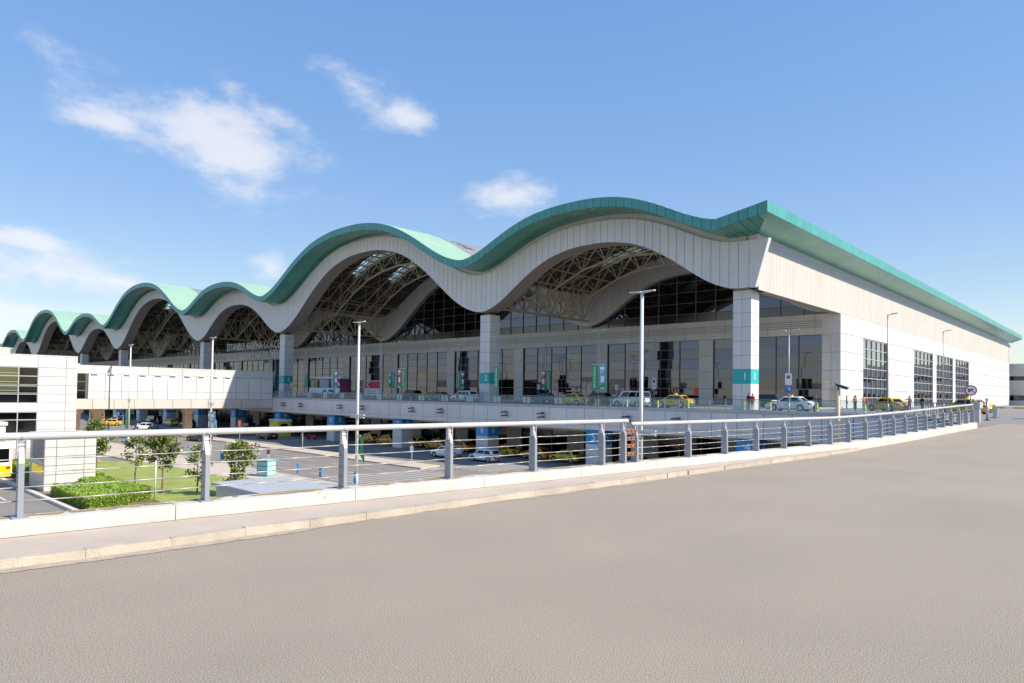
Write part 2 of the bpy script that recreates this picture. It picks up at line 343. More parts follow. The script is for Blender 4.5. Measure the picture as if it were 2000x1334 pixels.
for k in range(50):
    t0 = -34+k*.95; t1 = t0+.944
    if t0 > 13.4: break
    j = [random.uniform(-.018, .018) for _ in range(4)]
    o0, o1 = .2+sw(t0)+.002, .2+sw(t1)+.002
    MB().hexa([RP(t0, o0, -.2), RP(t0, o0+.17+j[0], -.2), RP(t1, o1+.17+j[1], -.2), RP(t1, o1, -.2),
               RP(t0, o0, .112+j[2]*.5), RP(t0, o0+.13+j[0], .108+j[2]*.6), RP(t1, o1+.13+j[1], .108+j[3]*.6), RP(t1, o1, .112+j[3]*.5)]).build('kerb_stone', 'kerb', swk)
# parapet: cast concrete upstand in lengths
par = empty('parapet', R0, 0, 'low white concrete upstand with stained top carrying the ramp railing', 'parapet')
def RPl(t, n, dz=0.0): return RP(t, n, dz)-R0
t = -34.0; kk = 0
while t < TE:
    t1 = min(t+2.9, TE)
    mb = MB(); m = 4
    for q in range(m):
        s0 = t+.006+(t1-t-.012)*q/m; s1 = t+.006+(t1-t-.012)*(q+1)/m
        mb.hexa([RPl(s0, -.2, -.5), RPl(s0, .205, -.5), RPl(s1, .205, -.5), RPl(s1, -.2, -.5), RPl(s0, -.2, .318), RPl(s0, .19, .315), RPl(s1, .19, .315), RPl(s1, -.2, .318)])
    seg = mb.build('coping_length', 'parapet', par)
    if t < 3:
        mm = MB()
        for q in range(26):
            c = random.uniform(t+.1, t1-.1); w = random.uniform(.05, .32); n0 = random.uniform(-.195, -.02) ; h = random.uniform(.03, .15)
            pts = []
            for e in range(9):
                an = 2*math.pi*e/9; rr = random.uniform(.6, 1)
                pts.append(RPl(c+w*math.cos(an)*rr, max(-.197, min(.17, n0+h*math.sin(an)*rr)), .3205+q*.0002))
            mm.poly(pts)
        mm.build('moss_stain', 'parapet_moss', seg)['kind'] = 'stuff'
    t = t1; kk += 1
b = MB(); ts = [-34+1.0*k for k in range(48)]
for t0, t1 in zip(ts, ts[1:]): b.poly([RPl(t0, .200, .1085), RPl(t0, .226, .1085), RPl(t1, .226, .1085), RPl(t1, .200, .1085)])
b.build('foot_joint', 'joint_brown', par)
rnd = random.Random(5); b = MB(); tt = -33.0; pw = .1
while tt < 15:
    w1 = max(.015, pw+rnd.uniform(-.06, .06)); w1 = min(w1, .22); o0 = .2+sw(tt)+.14; o1 = .2+sw(tt+.12)+.14
    b.poly([RP(tt, o0, .006), RP(tt, o0+pw, .006), RP(tt+.12, o1+w1, .006), RP(tt+.12, o1, .006)]); tt += .12; pw = w1
dst = b.build('dust_drift', 'dust', ramp); dst['kind'] = 'stuff'
# retaining structure under the parapet edge (outer face of the ramp deck)
b = MB(); ts = [-34+2*k for k in range(33)]
for t0, t1 in zip(ts, ts[1:]):
    b.hexa([RP(t0, -.19, -1.6), RP(t0, .85, -1.6), RP(t1, .85, -1.6), RP(t1, -.19, -1.6), RP(t0, -.19, -.31), RP(t0, .85, -.31), RP(t1, .85, -.31), RP(t1, -.19, -.31)])
ro = b.build('ramp_deck_edge', 'concrete'); ro['kind'] = 'structure'

# railing on the parapet -------------------------------------------------
def fin_mesh():
    # fin plate: thickness along u (x), depth along n (y); wide foot, neck bending back up to the handrail
    prof = [(-.11, 0), (-.10, .70), (-.03, .90), (-.025, .985), (.055, .985), (.06, .80), (.085, .70), (.085, 0)]
    mb = MB(); mb.prism(prof, 'x', -.032, .032); return mb
_fin = fin_mesh().mesh('post', 'steel_blue')
_foot = MB().box(-.09, .09, -.13, .15, -.004, .018).mesh('base_plate', 'steel_blue')
_bolt = MB().tube((-.045, -.02, .86), (.045, -.02, .86), .018, 8).tube((-.045, -.02, .93), (.045, -.02, .93), .018, 8).mesh('bolt', 'steel')
_clv = MB().box(-.055, -.040, -.055, .02, .76, 1.0).box(.040, .055, -.055, .02, .76, 1.0).mesh('clevis', 'steel')
ROT_R = math.atan2(RU.y, RU.x)
def railing(name, label, t0, t1, posts, HR):
    fs = HR/1.04
    rl = empty(name, R0, 0, label, 'railing')
    for t in posts:
        p = link('post', _fin, rl, RPl(t, 0, .318), ROT_R); p.scale = (1, 1, fs)
        link('base_plate', _foot, p); link('bolt', _bolt, p); link('clevis', _clv, p)
    m = 0; ts = [t0]+[t for t in posts]+[t1]
    hr = MB(); ns = 40; q = [t0+(t1-t0)*k/ns for k in range(ns+1)]
    for a, c in zip(q, q[1:]): hr.tube(RPl(a, -.015, .318+HR), RPl(c, -.015, .318+HR), .05, 18, caps=False)
    for e in (t0, t1):
        s = -1 if e == t0 else 1
        hr.tube(RPl(e, -.015, .318+HR), RPl(e+s*.012, -.015, .318+HR), .05, 18)
    hro = hr.build('handrail', 'rail_paint', rl, smooth=True)
    for t in posts: MB().tube(RPl(t-.006, -.015, .318+HR), RPl(t+.006, -.015, .318+HR), .0515, 18).build('rail_joint', 'steel_blue', hro)
    for h in (.21, .385, .575, .745):
        c = MB()
        for a, e in zip(posts, posts[1:]):
            L = (e-a)/4; sag = .010
            pts = [RPl(a+L*k, 0.0, .318+h*fs-sag*(1-((k-2)/2)**2)) for k in range(5)]
            c.path(pts, .0085, 6)
        c.build('cable', 'rod', rl, smooth=True)
    return rl
postsA = [-33.2+2.29*k for k in range(15)]
postsA = [-1.18-2.29*k for k in range(14)][::-1]+[-.36]
railing('ramp_railing', 'grey steel railing with four cables, the length with widest posts, beside the pale pavement', -32, -.17, postsA, 1.04)
postsB = [.12, 2.5, 4.4, 6.25, 8.1, 9.9, 11.65, 13.3, 14.95, 16.5, 18.0, 19.4, 20.8, 22.1, 23.4, 24.7, 26.0, 27.3, 28.6, 29.75]
railing('ramp_railing', 'grey steel cable railing of close-set posts between copper joint plates and barrier cabinet', .0, TE-.1, postsB, .96)
jp = empty('joint_plate_set', R0, 0, 'four rusty copper plates bridging the gap between the two ramp railings', 'joint plates')
for h in (.22, .42, .60, .79):
    MB().hexa([RPl(-.34, .06, .318+h-.045), RPl(-.34, .08, .318+h-.045), RPl(.11, .08, .318+h-.045), RPl(.11, .06, .318+h-.045),
               RPl(-.34, .06, .318+h+.045), RPl(-.34, .08, .318+h+.045), RPl(.11, .08, .318+h+.045), RPl(.11, .06, .318+h+.045)]).build('plate', 'copper_plate', jp)
    for e in (-.26, -.12, .03): MB().tube(RPl(e, .08, .318+h), RPl(e, .092, .318+h), .022, 8).build('bolt', 'black', jp)

# ------------------------------------------------------------------ departures deck
K1 = P(-18.3, -8.6); K2 = R0+RU*TE+RN*(-.25); K3 = R0+RU*36+RN*.1; K4 = R0+RU*36+RN*75
pts = [P(345, -8.6), K1, Vector((K2.x, K2.y, 0)), Vector((K3.x, K3.y, 0)), Vector((K4.x, K4.y, 0)), P(-160, -60), P(-160, 260), P(-1, 260), P(-1, 26.6), P(345, 26.6)]
b = MB(); b.prism([(p.x, p.y) for p in pts], 'z', -.5, 0.0)
deck = b.build('departures_deck', 'asphalt_deck'); deck['kind'] = 'structure'
dk = Matrix.Translation(O) @ Matrix.Rotation(TH, 4, 'Z')
def dpart(mb, name, m, smooth=False, parent=None):
    o = mb.build(name, m, parent or deck, smooth)
    if parent is None: o.matrix_local = dk
    return o
# kerb pavement on deck edge, fascia panels
PIT_F = 2.62
n = 0; a = -18.2
while a < 100:
    dpart(MB().box(-(a+PIT_F-.03), -(a+.03), -8.68, -8.60, -2.02, -.22), 'fascia_panel', 'panel_wave')
    dpart(MB().box(-(a+PIT_F-.03), -(a+.03), -8.66, -8.60, -2.60, -2.05), 'fascia_trim', 'panel_wave'); a += PIT_F
dpart(MB().box(-345, 18.3, -8.60, -8.3, -2.58, -.02), 'edge_beam', 'joint_dark')
dpart(MB().box(-345, 18.3, -8.72, -8.3, -.21, .10), 'edge_coping', 'strip_grey')
dpart(MB().box(-345, 40, -8.3, 6, -2.62, -2.3).box(-345, 40, -6, -5.2, -3.0, -2.6).box(-345, 40, 0, .8, -3.0, -2.6), 'deck_soffit', 'panel_white')
# closing wall between the deck edge and the ramp end
v1, v2 = K1, Vector((K2.x, K2.y, 0)); cl = (v2-v1); L = cl.length; ang = math.atan2(cl.y, cl.x)
for k in range(8):
    w = L/8; p = MB().box(k*w+.015, (k+1)*w-.015, -.08, 0, -2.6, -.22).build('fascia_panel', 'panel_wave', deck); p.location = v1; p.rotation_euler = (0, 0, ang)
p = MB().box(0, L, 0, .3, -2.6, .1).build('edge_beam', 'strip_grey', deck); p.location = v1; p.rotation_euler = (0, 0, ang)
p = MB().box(0, L, .2, .5, -7.2, -2.6).build('abutment_wall', 'wall_grey', deck); p.location = v1; p.rotation_euler = (0, 0, ang)
# pavement in front of the doors
dpart(MB().box(-340, 1.2, 17.5, 26.2, .004, .15), 'door_pavement', 'paving')
for bb, dsh in ((2.2, 0), (9.5, 1)):
    for k in range(30): dpart(MB().poly([(-(k*5), bb-.07, .004), (-(k*5)+2.4, bb-.07, .004), (-(k*5)+2.4, bb+.07, .004), (-(k*5), bb+.07, .004)]), 'road_marking', 'line_white')
# pillars under the deck
for k in range(-1, 13):
    c = 15+18.25*k; num = 5+k
    pl = dpart(MB().box(-(c+1.1), -(c-1.1), -8.0, -5.9, -7.05, -2.5), 'pillar', 'panel_wave')
    bd = MB().box(-(c+1.115), -(c-1.115), -8.015, -5.885, -4.30, -2.62).build('number_band', 'blue_band', pl)
    for zj in (-5.6,): MB().box(-(c+1.105), -(c-1.105), -8.005, -5.895, zj-.012, zj+.012).build('panel_joint', 'joint_dark', pl)
    if num >= 4 and num < 14:
        put_text('number', str(num), 1.25, 'letter_white', bd, (-(c), -8.02, -3.5), FRONT)
        put_text('number', str(num), 1.25, 'letter_white', bd, (-(c-1.12), -6.95, -3.5), RIGHT)

# deck railing
dr = empty('deck_railing', O, TH, 'long glass balustrade with grey rails along the departures deck edge', 'railing')
_dp = MB().box(-.03, .03, -.05, .05, .10, 1.18).mesh('post', 'deck_rail')
_pc = MB().box(.04, 1.66, -.008, .008, .22, 1.04).mesh('glass_pane', 'pane_clear'); _pf = MB().box(.40, .95, -.035, -.02, .22, 1.02).mesh('frosted_pane', 'pane_frost')
a = -18.2; i = 0
while a < 92:
    link('post', _dp, dr, (-a, -8.45, 0)); link('glass_pane', _pc, dr, (-a-1.70, -8.45, 0))
    if i % 3 == 1 and 16 < a < 90: link('frosted_pane', _pf, dr, (-a-1.7, -8.45, 0)); link('frosted_pane', _pf, dr, (-a-1.0, -8.45, 0))
    a += 1.70; i += 1
MB().box(-92, 18.2, -8.49, -8.41, 1.14, 1.20).build('top_rail', 'deck_rail', dr)
MB().box(-92, 18.2, -8.48, -8.42, .13, .18).box(-92, 18.2, -8.46, -8.44, 1.05, 1.075).build('bottom_rail', 'deck_rail', dr)
d2 = empty('end_railing', v1, ang, 'grey bar railing closing the gap between departures deck and ramp', 'railing')
for k in range(13): MB().box(k*L/12.6-.03, k*L/12.6+.03, .05, .11, .1, 1.15).build('post', 'deck_rail', d2)
MB().box(0, L*.96, .05, .11, 1.12, 1.18).build('top_rail', 'deck_rail', d2)
for h in (.35, .6, .85): MB().box(0, L*.96, .07, .09, h, h+.025).build('bar', 'deck_rail', d2)

# ------------------------------------------------------------------ terminal building
_ST = [(0, 1), (.15, .982), (.3, .905), (.4, .815), (.5, .685), (.6, .525), (.7, .345), (.8, .175), (.9, .052), (1, 0)]
def S(t):
    t = min(1, max(0, t))
    for k in range(len(_ST)-1):
        if t <= _ST[k+1][0]:
            x0, y0 = _ST[k]; x1, y1 = _ST[k+1]
            def sl_(i):
                if i == 0 or i == len(_ST)-1: return 0.0
                return (_ST[i+1][1]-_ST[i-1][1])/(_ST[i+1][0]-_ST[i-1][0])
            h = x1-x0; u = (t-x0)/h; m0, m1 = sl_(k)*h, sl_(k+1)*h
            return (2*u**3-3*u*u+1)*y0+(u**3-2*u*u+u)*m0+(-2*u**3+3*u*u)*y1+(u**3-u*u)*m1
    return 0.0
V = [1, 41, 101.5, 141.5, 202, 242, 302.5, 342.5]; AEND = 343.5
def wave(a, base, endb, ps, pl, power=1.0):
    if a <= V[0] or a >= V[-1]: return endb
    for k in range(7):
        if a <= V[k+1]:
            c = (V[k]+V[k+1])/2; h = (V[k+1]-V[k])/2; pk = ps if k % 2 == 0 else pl
            bs = base
            if (k == 0 and a < c) or (k == 6 and a > c): bs = endb
            return bs+(pk-bs)*S(abs(a-c)/h)**power
def WB(a): return wave(a, 13.45, 13.2, 20.8, 26.4)
def WT(a): return wave(a, 19.0, 18.3, 23.6, 28.7)
def GT(a):
    lo, hi = 2.2, AEND-1.2
    if a < lo: return 20.0+(lo-a)*1.1/6.0
    if a > hi: return 20.0+(a-hi)*1.1/6.0
    return max(20.0, wave(a, 20.6, 20.0, 25.4, 30.2, .9))
TIP = -3.8; TIP2 = AEND+4.8
tb = empty('terminal_building', O, TH, 'long airport terminal with green wave-shaped roof, white arch fascia and tall columns', 'building')
NEAR = 101.5
def arange(a, b, st):
    n = max(1, round((b-a)/st)); return [a+(b-a)*k/n for k in range(n+1)]
SA = arange(TIP, NEAR, .55)+arange(NEAR, TIP2, 1.0)[1:]
# --- roof
roof = empty('roof'); roof.parent = tb
b = MB()
for a0, a1 in zip(SA, SA[1:]): b.poly([(-a0, -5, GT(a0)), (-a1, -5, GT(a1)), (-a1, 4.5, GT(a1)), (-a0, 4.5, GT(a0))][::-1])
b.build('roof_edge_strip', 'green_top', roof, True)
# standing seams across the green edge strip
b = MB()
for a in arange(TIP+.6, TIP2-.6, 1.1):
    z = GT(a); z2 = GT(a+.05); b.box(-a-.05, -a, -4.98, 4.48, min(z, z2), max(z, z2)+.05)
b.build('roof_seam', 'green_top', roof)['kind'] = 'stuff'
SKY = [(7.2, 9.4), (16.4, 18.6)]
def in_sky(a):
    for k in range(7):
        c = (V[k]+V[k+1])/2; h = (V[k+1]-V[k])/2
        if abs(a-c) < h*.60: return True
    return False
bands = [(4.5, 7.2, 0), (7.2, 9.4, 1), (9.4, 16.4, 0), (16.4, 18.6, 1), (18.6, 185, 0)]
b = MB()
for y0, y1, s in bands:
    for a0, a1 in zip(SA, SA[1:]):
        if s and in_sky((a0+a1)/2): continue
        b.poly([(-a0, y0, GT(a0)-.12), (-a1, y0, GT(a1)-.12), (-a1, y1, GT(a1)-.12), (-a0, y1, GT(a0)-.12)][::-1])
b.build('roof_sheet', 'roof_grey', roof, True)
bsh = MB(); b = MB()
for y0, y1, s in [(-.6, 7.2, 0)]+bands[1:4]+[(18.6, 27.5, 0)]:
    for a0, a1 in zip(SA, SA[1:]):
        if a1 < 1 or a0 > AEND-1: continue
        if s and in_sky((a0+a1)/2): continue
        b.poly([(-a0, y0, GT(a0)-1.25), (-a1, y0, GT(a1)-1.25), (-a1, y1, GT(a1)-1.25), (-a0, y1, GT(a0)-1.25)])
for (y0, y1) in SKY:
    for yy in (y0, y1):
        for a0, a1 in zip(SA, SA[1:]):
            if in_sky((a0+a1)/2): bsh.poly([(-a0, yy, GT(a0)-1.25), (-a1, yy, GT(a1)-1.25), (-a1, yy, GT(a1)-.12), (-a0, yy, GT(a0)-.12)])
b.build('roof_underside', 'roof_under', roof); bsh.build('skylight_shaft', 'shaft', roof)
for (y0, y1) in SKY:
    for k in range(7):
        c = (V[k]+V[k+1])/2; h = (V[k+1]-V[k])/2*.595
        q = arange(c-h, c+h, 1.6); sk = MB(); fr = MB()
        for a0, a1 in zip(q, q[1:]):
            sk.poly([(-a0, y0, GT(a0)-.2), (-a1, y0, GT(a1)-.2), (-a1, y1, GT(a1)-.2), (-a0, y1, GT(a0)-.2)][::-1])
            fr.tube((-a0, y0, GT(a0)-.22), (-a0, y1, GT(a0)-.22), .09, 4)
            ym = (y0+y1)/2; fr.tube((-a0, ym, GT(a0)-.22), (-a1, ym, GT(a1)-.22), .09, 4)
        so_ = sk.build('skylight', 'skylight_glass', roof); fr.build('skylight_bar', 'mullion', so_)
# purlins below the sheet: ribs running in depth
b = MB()
for a in arange(3, AEND-3, 2.2):
    z = GT(a)-1.25; b.box(-a-.06, -a+.06, -.5, 26.3, z-.22, z-.005)
b.build('purlin', 'roof_under', roof)['kind'] = 'stuff'
# fascia, soffit and white arch panels: single panels on the two near arches, joined beyond
PW = 1.10
fas = empty('eave_fascia'); fas.parent = tb; sof = empty('eave_soffit'); sof.parent = tb; arc = empty('arch_band'); arc.parent = tb
def SZ(a): return (GT(a)-1.13) if 2.2 < a < AEND-1.2 else 18.87
def hex_panel(a0, a1, y0, y1, lo, hi, g=.026):
    a0 += g; a1 -= g
    return [(-a1, y0, lo(a1)), (-a0, y0, lo(a0)), (-a0, y1, lo(a0)), (-a1, y1, lo(a1)), (-a1, y0, hi(a1)), (-a0, y0, hi(a0)), (-a0, y1, hi(a0)), (-a1, y1, hi(a1))]
farF, farS, farA = MB(), MB(), MB()
edges = arange(TIP, 2.2, 1.0)+arange(2.2, NEAR, PW)[1:]
edges2 = arange(NEAR, AEND-1.2, PW)+arange(AEND-1.2, TIP2, 1.0)[1:]
for far, ed in ((0, edges), (1, edges2)):
    for a0, a1 in zip(ed, ed[1:]):
        h = hex_panel(a0, a1, -5.0, -4.95, lambda a: GT(a)-1.12, lambda a: GT(a)+.02)
        if far: farF.hexa(h)
        else: MB().hexa(h).build('fascia_panel', 'green_fascia', fas)
        pts = []
        for aa in (a0+.026, a1-.026):
            bi_ = -.62 if -1 < aa < AEND+1 else (-.62-4.32*(-1-aa)/2.8 if aa <= -1 else -.62-4.32*(aa-AEND-1)/3.8)
            bi_ = max(-4.93, bi_); zi = SZ(aa) if -1 < aa < AEND+1 else 18.87+(GT(aa)-1.13-18.87)*((bi_+.62)/-4.32)
            pts += [(-aa, -4.94, GT(aa)-1.13), (-aa, bi_, zi)]
        q = [pts[0], pts[1], pts[3], pts[2]]
        if far: farS.poly(q)
        else: MB().poly(q).poly([(x, y, z+.04) for x, y, z in q[::-1]]).build('soffit_panel', 'green_soffit', sof)
def slantL(z): return -.9-1.45*(z-13.2)/5.1     # slanted end of the white band
aed = [-.2]+arange(1.0, NEAR, 1.085); aed2 = arange(NEAR, AEND, 1.085)
for far, ed in ((0, aed), (1, aed2)):
    for a0, a1 in zip(ed, ed[1:]):
        h = hex_panel(a0, a1, -1.0, -.94, WB, WT)
        if far: farA.hexa(h)
        else: MB().hexa(h).build('arch_panel', 'panel_wave', arc)
MB().hexa([(.214, -1, 13.2), (.9, -1, 13.2), (.9, -.35, 13.2), (.214, -.35, 13.2), (.214, -1, 18.3), (2.35, -1, 18.3), (2.35, -.35, 18.3), (.214, -.35, 18.3)]).build('arch_end_fin', 'panel_wave', arc)
MB().hexa([(-AEND-.9, -1, 13.2), (-AEND, -1, 13.2), (-AEND, -.35, 13.2), (-AEND-.9, -.35, 13.2), (-AEND-2.3, -1, 18.3), (-AEND, -1, 18.3), (-AEND, -.35, 18.3), (-AEND-2.3, -.35, 18.3)]).build('arch_end_fin', 'panel_wave', arc)
farF.build('far_fascia_panels', 'green_fascia', fas)['kind'] = 'stuff'; farS.build('far_soffit_panels', 'green_soffit', sof)['kind'] = 'stuff'; farA.build('far_arch_panels', 'panel_wave', arc)['kind'] = 'stuff'
bF, bA, bR, bU = MB(), MB(), MB(), MB()
for a0, a1 in zip(SA, SA[1:]):
    bF.hexa(hex_panel(a0, a1, -4.945, -4.9, lambda a: GT(a)-1.08, lambda a: GT(a)-.03, 0))
    if a0 >= -1.01: bF.poly([(-a0, -4.9, GT(a0)-1.08), (-a0, -.6, SZ(a0)+.05), (-a1, -.6, SZ(a1)+.05), (-a1, -4.9, GT(a1)-1.08)])
    if a0 >= -.25 and a1 <= AEND:
        bA.hexa(hex_panel(a0, a1, -.935, -.7, lambda a: WB(a)+.02, lambda a: WT(a)-.02, 0))
        bR.hexa(hex_panel(a0, a1, -.66, -.3, lambda a: WT(a)-.03, lambda a: SZ(a)+.03, 0))
        bU.hexa(hex_panel(a0, a1, -.93, 1.7, lambda a: WB(a)-.012, lambda a: WB(a)+.01, 0))
        bU.hexa(hex_panel(a0, a1, 1.62, 1.7, lambda a: WB(a), lambda a: GT(a)-1.2, 0))
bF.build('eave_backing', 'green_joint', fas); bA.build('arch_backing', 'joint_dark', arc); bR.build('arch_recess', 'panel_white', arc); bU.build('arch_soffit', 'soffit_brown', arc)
# --- side eave: fascia + sloping soffit along the right flank
YB = 184.0
ys = arange(-5, YB, 2.45)
for y0, y1 in zip(ys, ys[1:]):
    MB().box(3.76, 3.82, y0+.012, y1-.012, 19.98, 21.12).build('fascia_panel', 'green_fascia', fas)
    yy0, yy1 = y0+.014, y1-.014
    if y1 < -.6: continue
    yy0 = max(yy0, -.6)
    MB().poly([(3.76, yy0, 19.985), (3.76, yy1, 19.985), (.98, yy1, 18.92), (.98, yy0, 18.92)]).build('soffit_panel', 'green_soffit', sof)
MB().poly([(3.76, -4.94, 19.985), (3.76, -.62, 19.985), (.98, -.62, 18.92)]).build('soffit_panel', 'green_soffit', sof)
MB().box(-.3, .98, -.66, -.3, 18.28, 18.9).build('corner_block', 'panel_white', sof)
MB().poly([(3.74, -4.7, 20.03), (3.74, YB, 20.03), (.93, YB, 18.97), (.93, -.6, 18.97)]).build('eave_backing', 'green_joint', sof)
MB().box(3.70, 3.755, -4.94, YB-.01, 20.0, 21.08).build('eave_backing', 'green_joint', fas)
MB().poly([(3.8, YB, 20.0), (-2.2, YB, 18.9), (-2.2, YB, 20.0), (3.8, YB, 21.1)]).build('eave_end', 'green_fascia', fas)
# --- flank wall
fl = empty('flank_wall'); fl.parent = tb
BW = 26.4; BE = 180.0
_vp = MB().box(.94, 1.0, .012, .943, 12.95, 17.75).mesh('cladding_strip', 'metal_beige')
nst = int((BE+.35)/.955)
for k in range(nst): link('cladding_strip', _vp, fl, (0, -.35+k*.955, 0))
MB().box(.60, .93, -.3, BE, 13.0, 17.74).build('cladding_backing', 'joint_dark', fl)
MB().box(.55, .96, -.3, BE, 17.76, 18.93).build('parapet_strip', 'strip_grey', fl)
MB().box(.1, .92, 1.7, BW, 12.88, 12.99).box(.1, .18, 1.7, BW, 12.99, 18.9).build('beam_soffit', 'soffit_brown', fl)
MB().hexa([(.6, BE, 12.9), (1.0, BE, 12.9), (1.0, BE+.6, 12.9), (.6, BE+.6, 12.9), (.6, BE, 18.3), (1.0, BE, 18.3), (1.0, BE+4.5, 18.3), (.6, BE+4.5, 18.3)]).build('wall_end_fin', 'metal_beige', fl)
wins = [(36.4, 49.0), (66.0, 80.6), (83.7, 99.1), (101.8, 116.8)]
segs = [(26.4, 36.4, 2), (49, 66, 3), (80.6, 83.7, 1), (99.1, 101.8, 1), (116.8, 180, 13)]
rows = [(0, 2.7), (2.7, 5.35), (5.35, 7.85), (7.85, 10.28)]
for y0, y1, n in segs:
    for k in range(n):
        p0 = y0+(y1-y0)*k/n; p1 = y0+(y1-y0)*(k+1)/n
        for z0, z1 in rows: MB().box(.94, 1.0, p0+.03, p1-.03, z0+.03, z1-.03).build('wall_panel', 'panel_side', fl)
for k in range(31):
    p0 = BW+(BE-BW)*k/31; p1 = BW+(BE-BW)*(k+1)/31
    MB().box(.94, 1.0, p0+.03, p1-.03, 10.31, 12.92).build('wall_panel', 'panel_side', fl)
bk = MB()
for y0, y1, n in segs: bk.box(.6, .937, y0+.01, y1-.01, 0, 10.29)
bk.box(.6, .937, BW+.01, BE, 10.29, 12.9).build('wall_backing', 'joint_dark', fl)
for wi, (y0, y1) in enumerate(wins):
    w = empty('window'); w.parent = fl
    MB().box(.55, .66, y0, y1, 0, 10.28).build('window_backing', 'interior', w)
    nc = 5; nr = 7; cw = (y1-y0)/nc; rh = 10.1/nr
    for c in range(nc):
        for r in range(nr):
            t1, t2 = random.uniform(-.006, .006), random.uniform(-.006, .006)
            ya, yb, za, zb = y0+c*cw+.05, y0+(c+1)*cw-.05, .1+r*rh+.05, .1+(r+1)*rh-.05
            MB().hexa([(.68, ya, za), (.74+t1, ya, za), (.74+t2, yb, za), (.68, yb, za), (.68, ya, zb), (.74-t2, ya, zb), (.74-t1, yb, zb), (.68, yb, zb)]).build('pane', 'glass_side', w)
    for c in range(nc+1): MB().box(.7, .86, y0+c*cw-(.05 if c else 0), y0+c*cw+(.05 if c < nc else 0), 0, 10.28).build('mullion', 'mullion', w)
    for r in range(nr+1): MB().box(.7, .90, y0, y1, .1+r*rh-.05, .1+r*rh+.05).build('transom', 'mullion_light', w)
# --- front wall of the departures hall
fr = empty('front_wall'); fr.parent = tb
NB = 17
# bays: piers every 19.9 m
piers = [(-1.0, 1.45)]+[(17.55+19.75*k, 19.95+19.75*k) for k in range(NB)]
rowz = [0.15, 2.6, 4.15, 5.7, 7.25, 8.8, 10.2]
farP, farM = MB(), MB(); farPan = MB()
def prow(a0, a1, near):
    zs = [0, 2.6, 5.2, 7.7, 10.2]
    for z0, z1 in zip(zs, zs[1:]):
        bx = (-(a1-.02), -(a0+.02), 26.30, 26.36, z0+.02, z1-.02)
        if near: MB().box(*bx).build('wall_panel', 'wall_grey', fr)
        else: farPan.box(*bx)
bkk = MB()
for i, (a0, a1) in enumerate(piers):
    near = i < 7
    if i == 0: prow(-1.0, .25, True); prow(.25, 1.45, True)
    else: prow(a0, a1, near)
    MB().box(-a1+.01, -a0-.01 if i else .9, 26.365, 26.9, 0, 10.2).build('wall_backing', 'joint_dark', fr)
for i in range(NB):
    a0 = piers[i][1]; a1 = piers[i+1][0]; near = i < 6
    w = None
    if near: w = empty('window'); w.parent = fr
    nc = 5; cw = (a1-a0)/nc
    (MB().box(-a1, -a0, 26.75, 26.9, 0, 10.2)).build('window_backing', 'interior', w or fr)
    for c in range(nc):
        for r in range(6):
            t1, t2, t3 = [random.uniform(-.016, .016) for _ in range(3)]
            xa, xb, za, zb = -(a0+(c+1)*cw)+.04, -(a0+c*cw)-.04, rowz[r]+.04, rowz[r+1]-.04
            h = [(xa, 26.6+t1, za), (xb, 26.6+t2, za), (xb, 26.68, za), (xa, 26.68, za), (xa, 26.6+t3, zb), (xb, 26.6+t2+t3-t1, zb), (xb, 26.68, zb), (xa, 26.68, zb)]
            if near: MB().hexa(h).build('pane', 'glass_front', w)
            else: farP.hexa(h)
    for c in range(nc+1):
        bx = (-(a0+c*cw)-.06, -(a0+c*cw)+.06, 26.50, 26.64, 0, 10.2)
        if near: MB().box(*bx).build('mullion', 'mullion_dark', w)
        else: farM.box(*bx)
    for r in range(6):
        bx = (-a1, -a0, 26.53, 26.63, rowz[r]-.035, rowz[r]+.035)
        if near: MB().box(*bx).build('transom', 'mullion', w)
        else: farM.box(*bx)
farP.build('far_panes', 'glass_front', fr)['kind'] = 'stuff'; farM.build('far_mullions', 'mullion_dark', fr)['kind'] = 'stuff'; farPan.build('far_pier_panels', 'wall_grey', fr)['kind'] = 'stuff'
fb = MB(); k = 0; a = -1.0
while a < AEND-2:
    bx = (-(a+3.34-.025), -(a+.025), 26.28, 26.35, 10.21, 13.05)
    if a < 140: MB().box(*bx).build('band_panel', 'wall_grey', fr)
    else: fb.box(*bx)
    a += 3.34
fb.build('far_band_panels', 'wall_grey', fr)['kind'] = 'stuff'
MB().box(-AEND, .99, 26.36, 26.9, 10.21, 13.04).build('band_backing', 'joint_dark', fr)
lv = MB()
for zz in (11.25, 11.55, 11.85, 12.15): lv.box(-AEND+2, -1.4, 26.255, 26.279, zz-.045, zz+.045)
lv.build('louvre_blade', 'mullion', fr)
# spandrel glass and glazed tympana under the inner arches
def grid_glass(name, z0s, m, seed, tm):
    mb = MB(); ml = MB(); rn = random.Random(seed)
    a = .6
    while a < AEND-2:
        a1 = a+3.34
        top = max(WB(a), WB(a1), WB((a+a1)/2))+.9
        for z0, z1 in zip(z0s, z0s[1:]):
            if z0 > top: break
            zt = min(z1, top)
            t1, t2, t3 = [rn.uniform(-.012, .012) for _ in range(3)]
            mb.poly([(-a1, 26.6+t1, z0), (-a, 26.6+t2, z0), (-a, 26.6+t2+t3-t1, zt), (-a1, 26.6+t3, zt)])
            ml.box(-a1, -a, 26.5, 26.58, zt-.035, zt+.035)
        ml.box(-a-.045, -a+.045, 26.47, 26.59, z0s[0], min(top, z0s[-1]))
        a = a1
    o = mb.build(name, m, fr); o['kind'] = 'stuff'
    ml.build(name+'_mullion', 'mullion_tymp', o)['kind'] = 'stuff'
grid_glass('spandrel_glazing', [13.06, 14.45], 'glass_spandrel', 3, 0)
grid_glass('tympanum_glazing', [14.47]+[14.47+1.72*k for k in range(1, 9)], 'glass_tymp', 4, 0)
hb = MB()
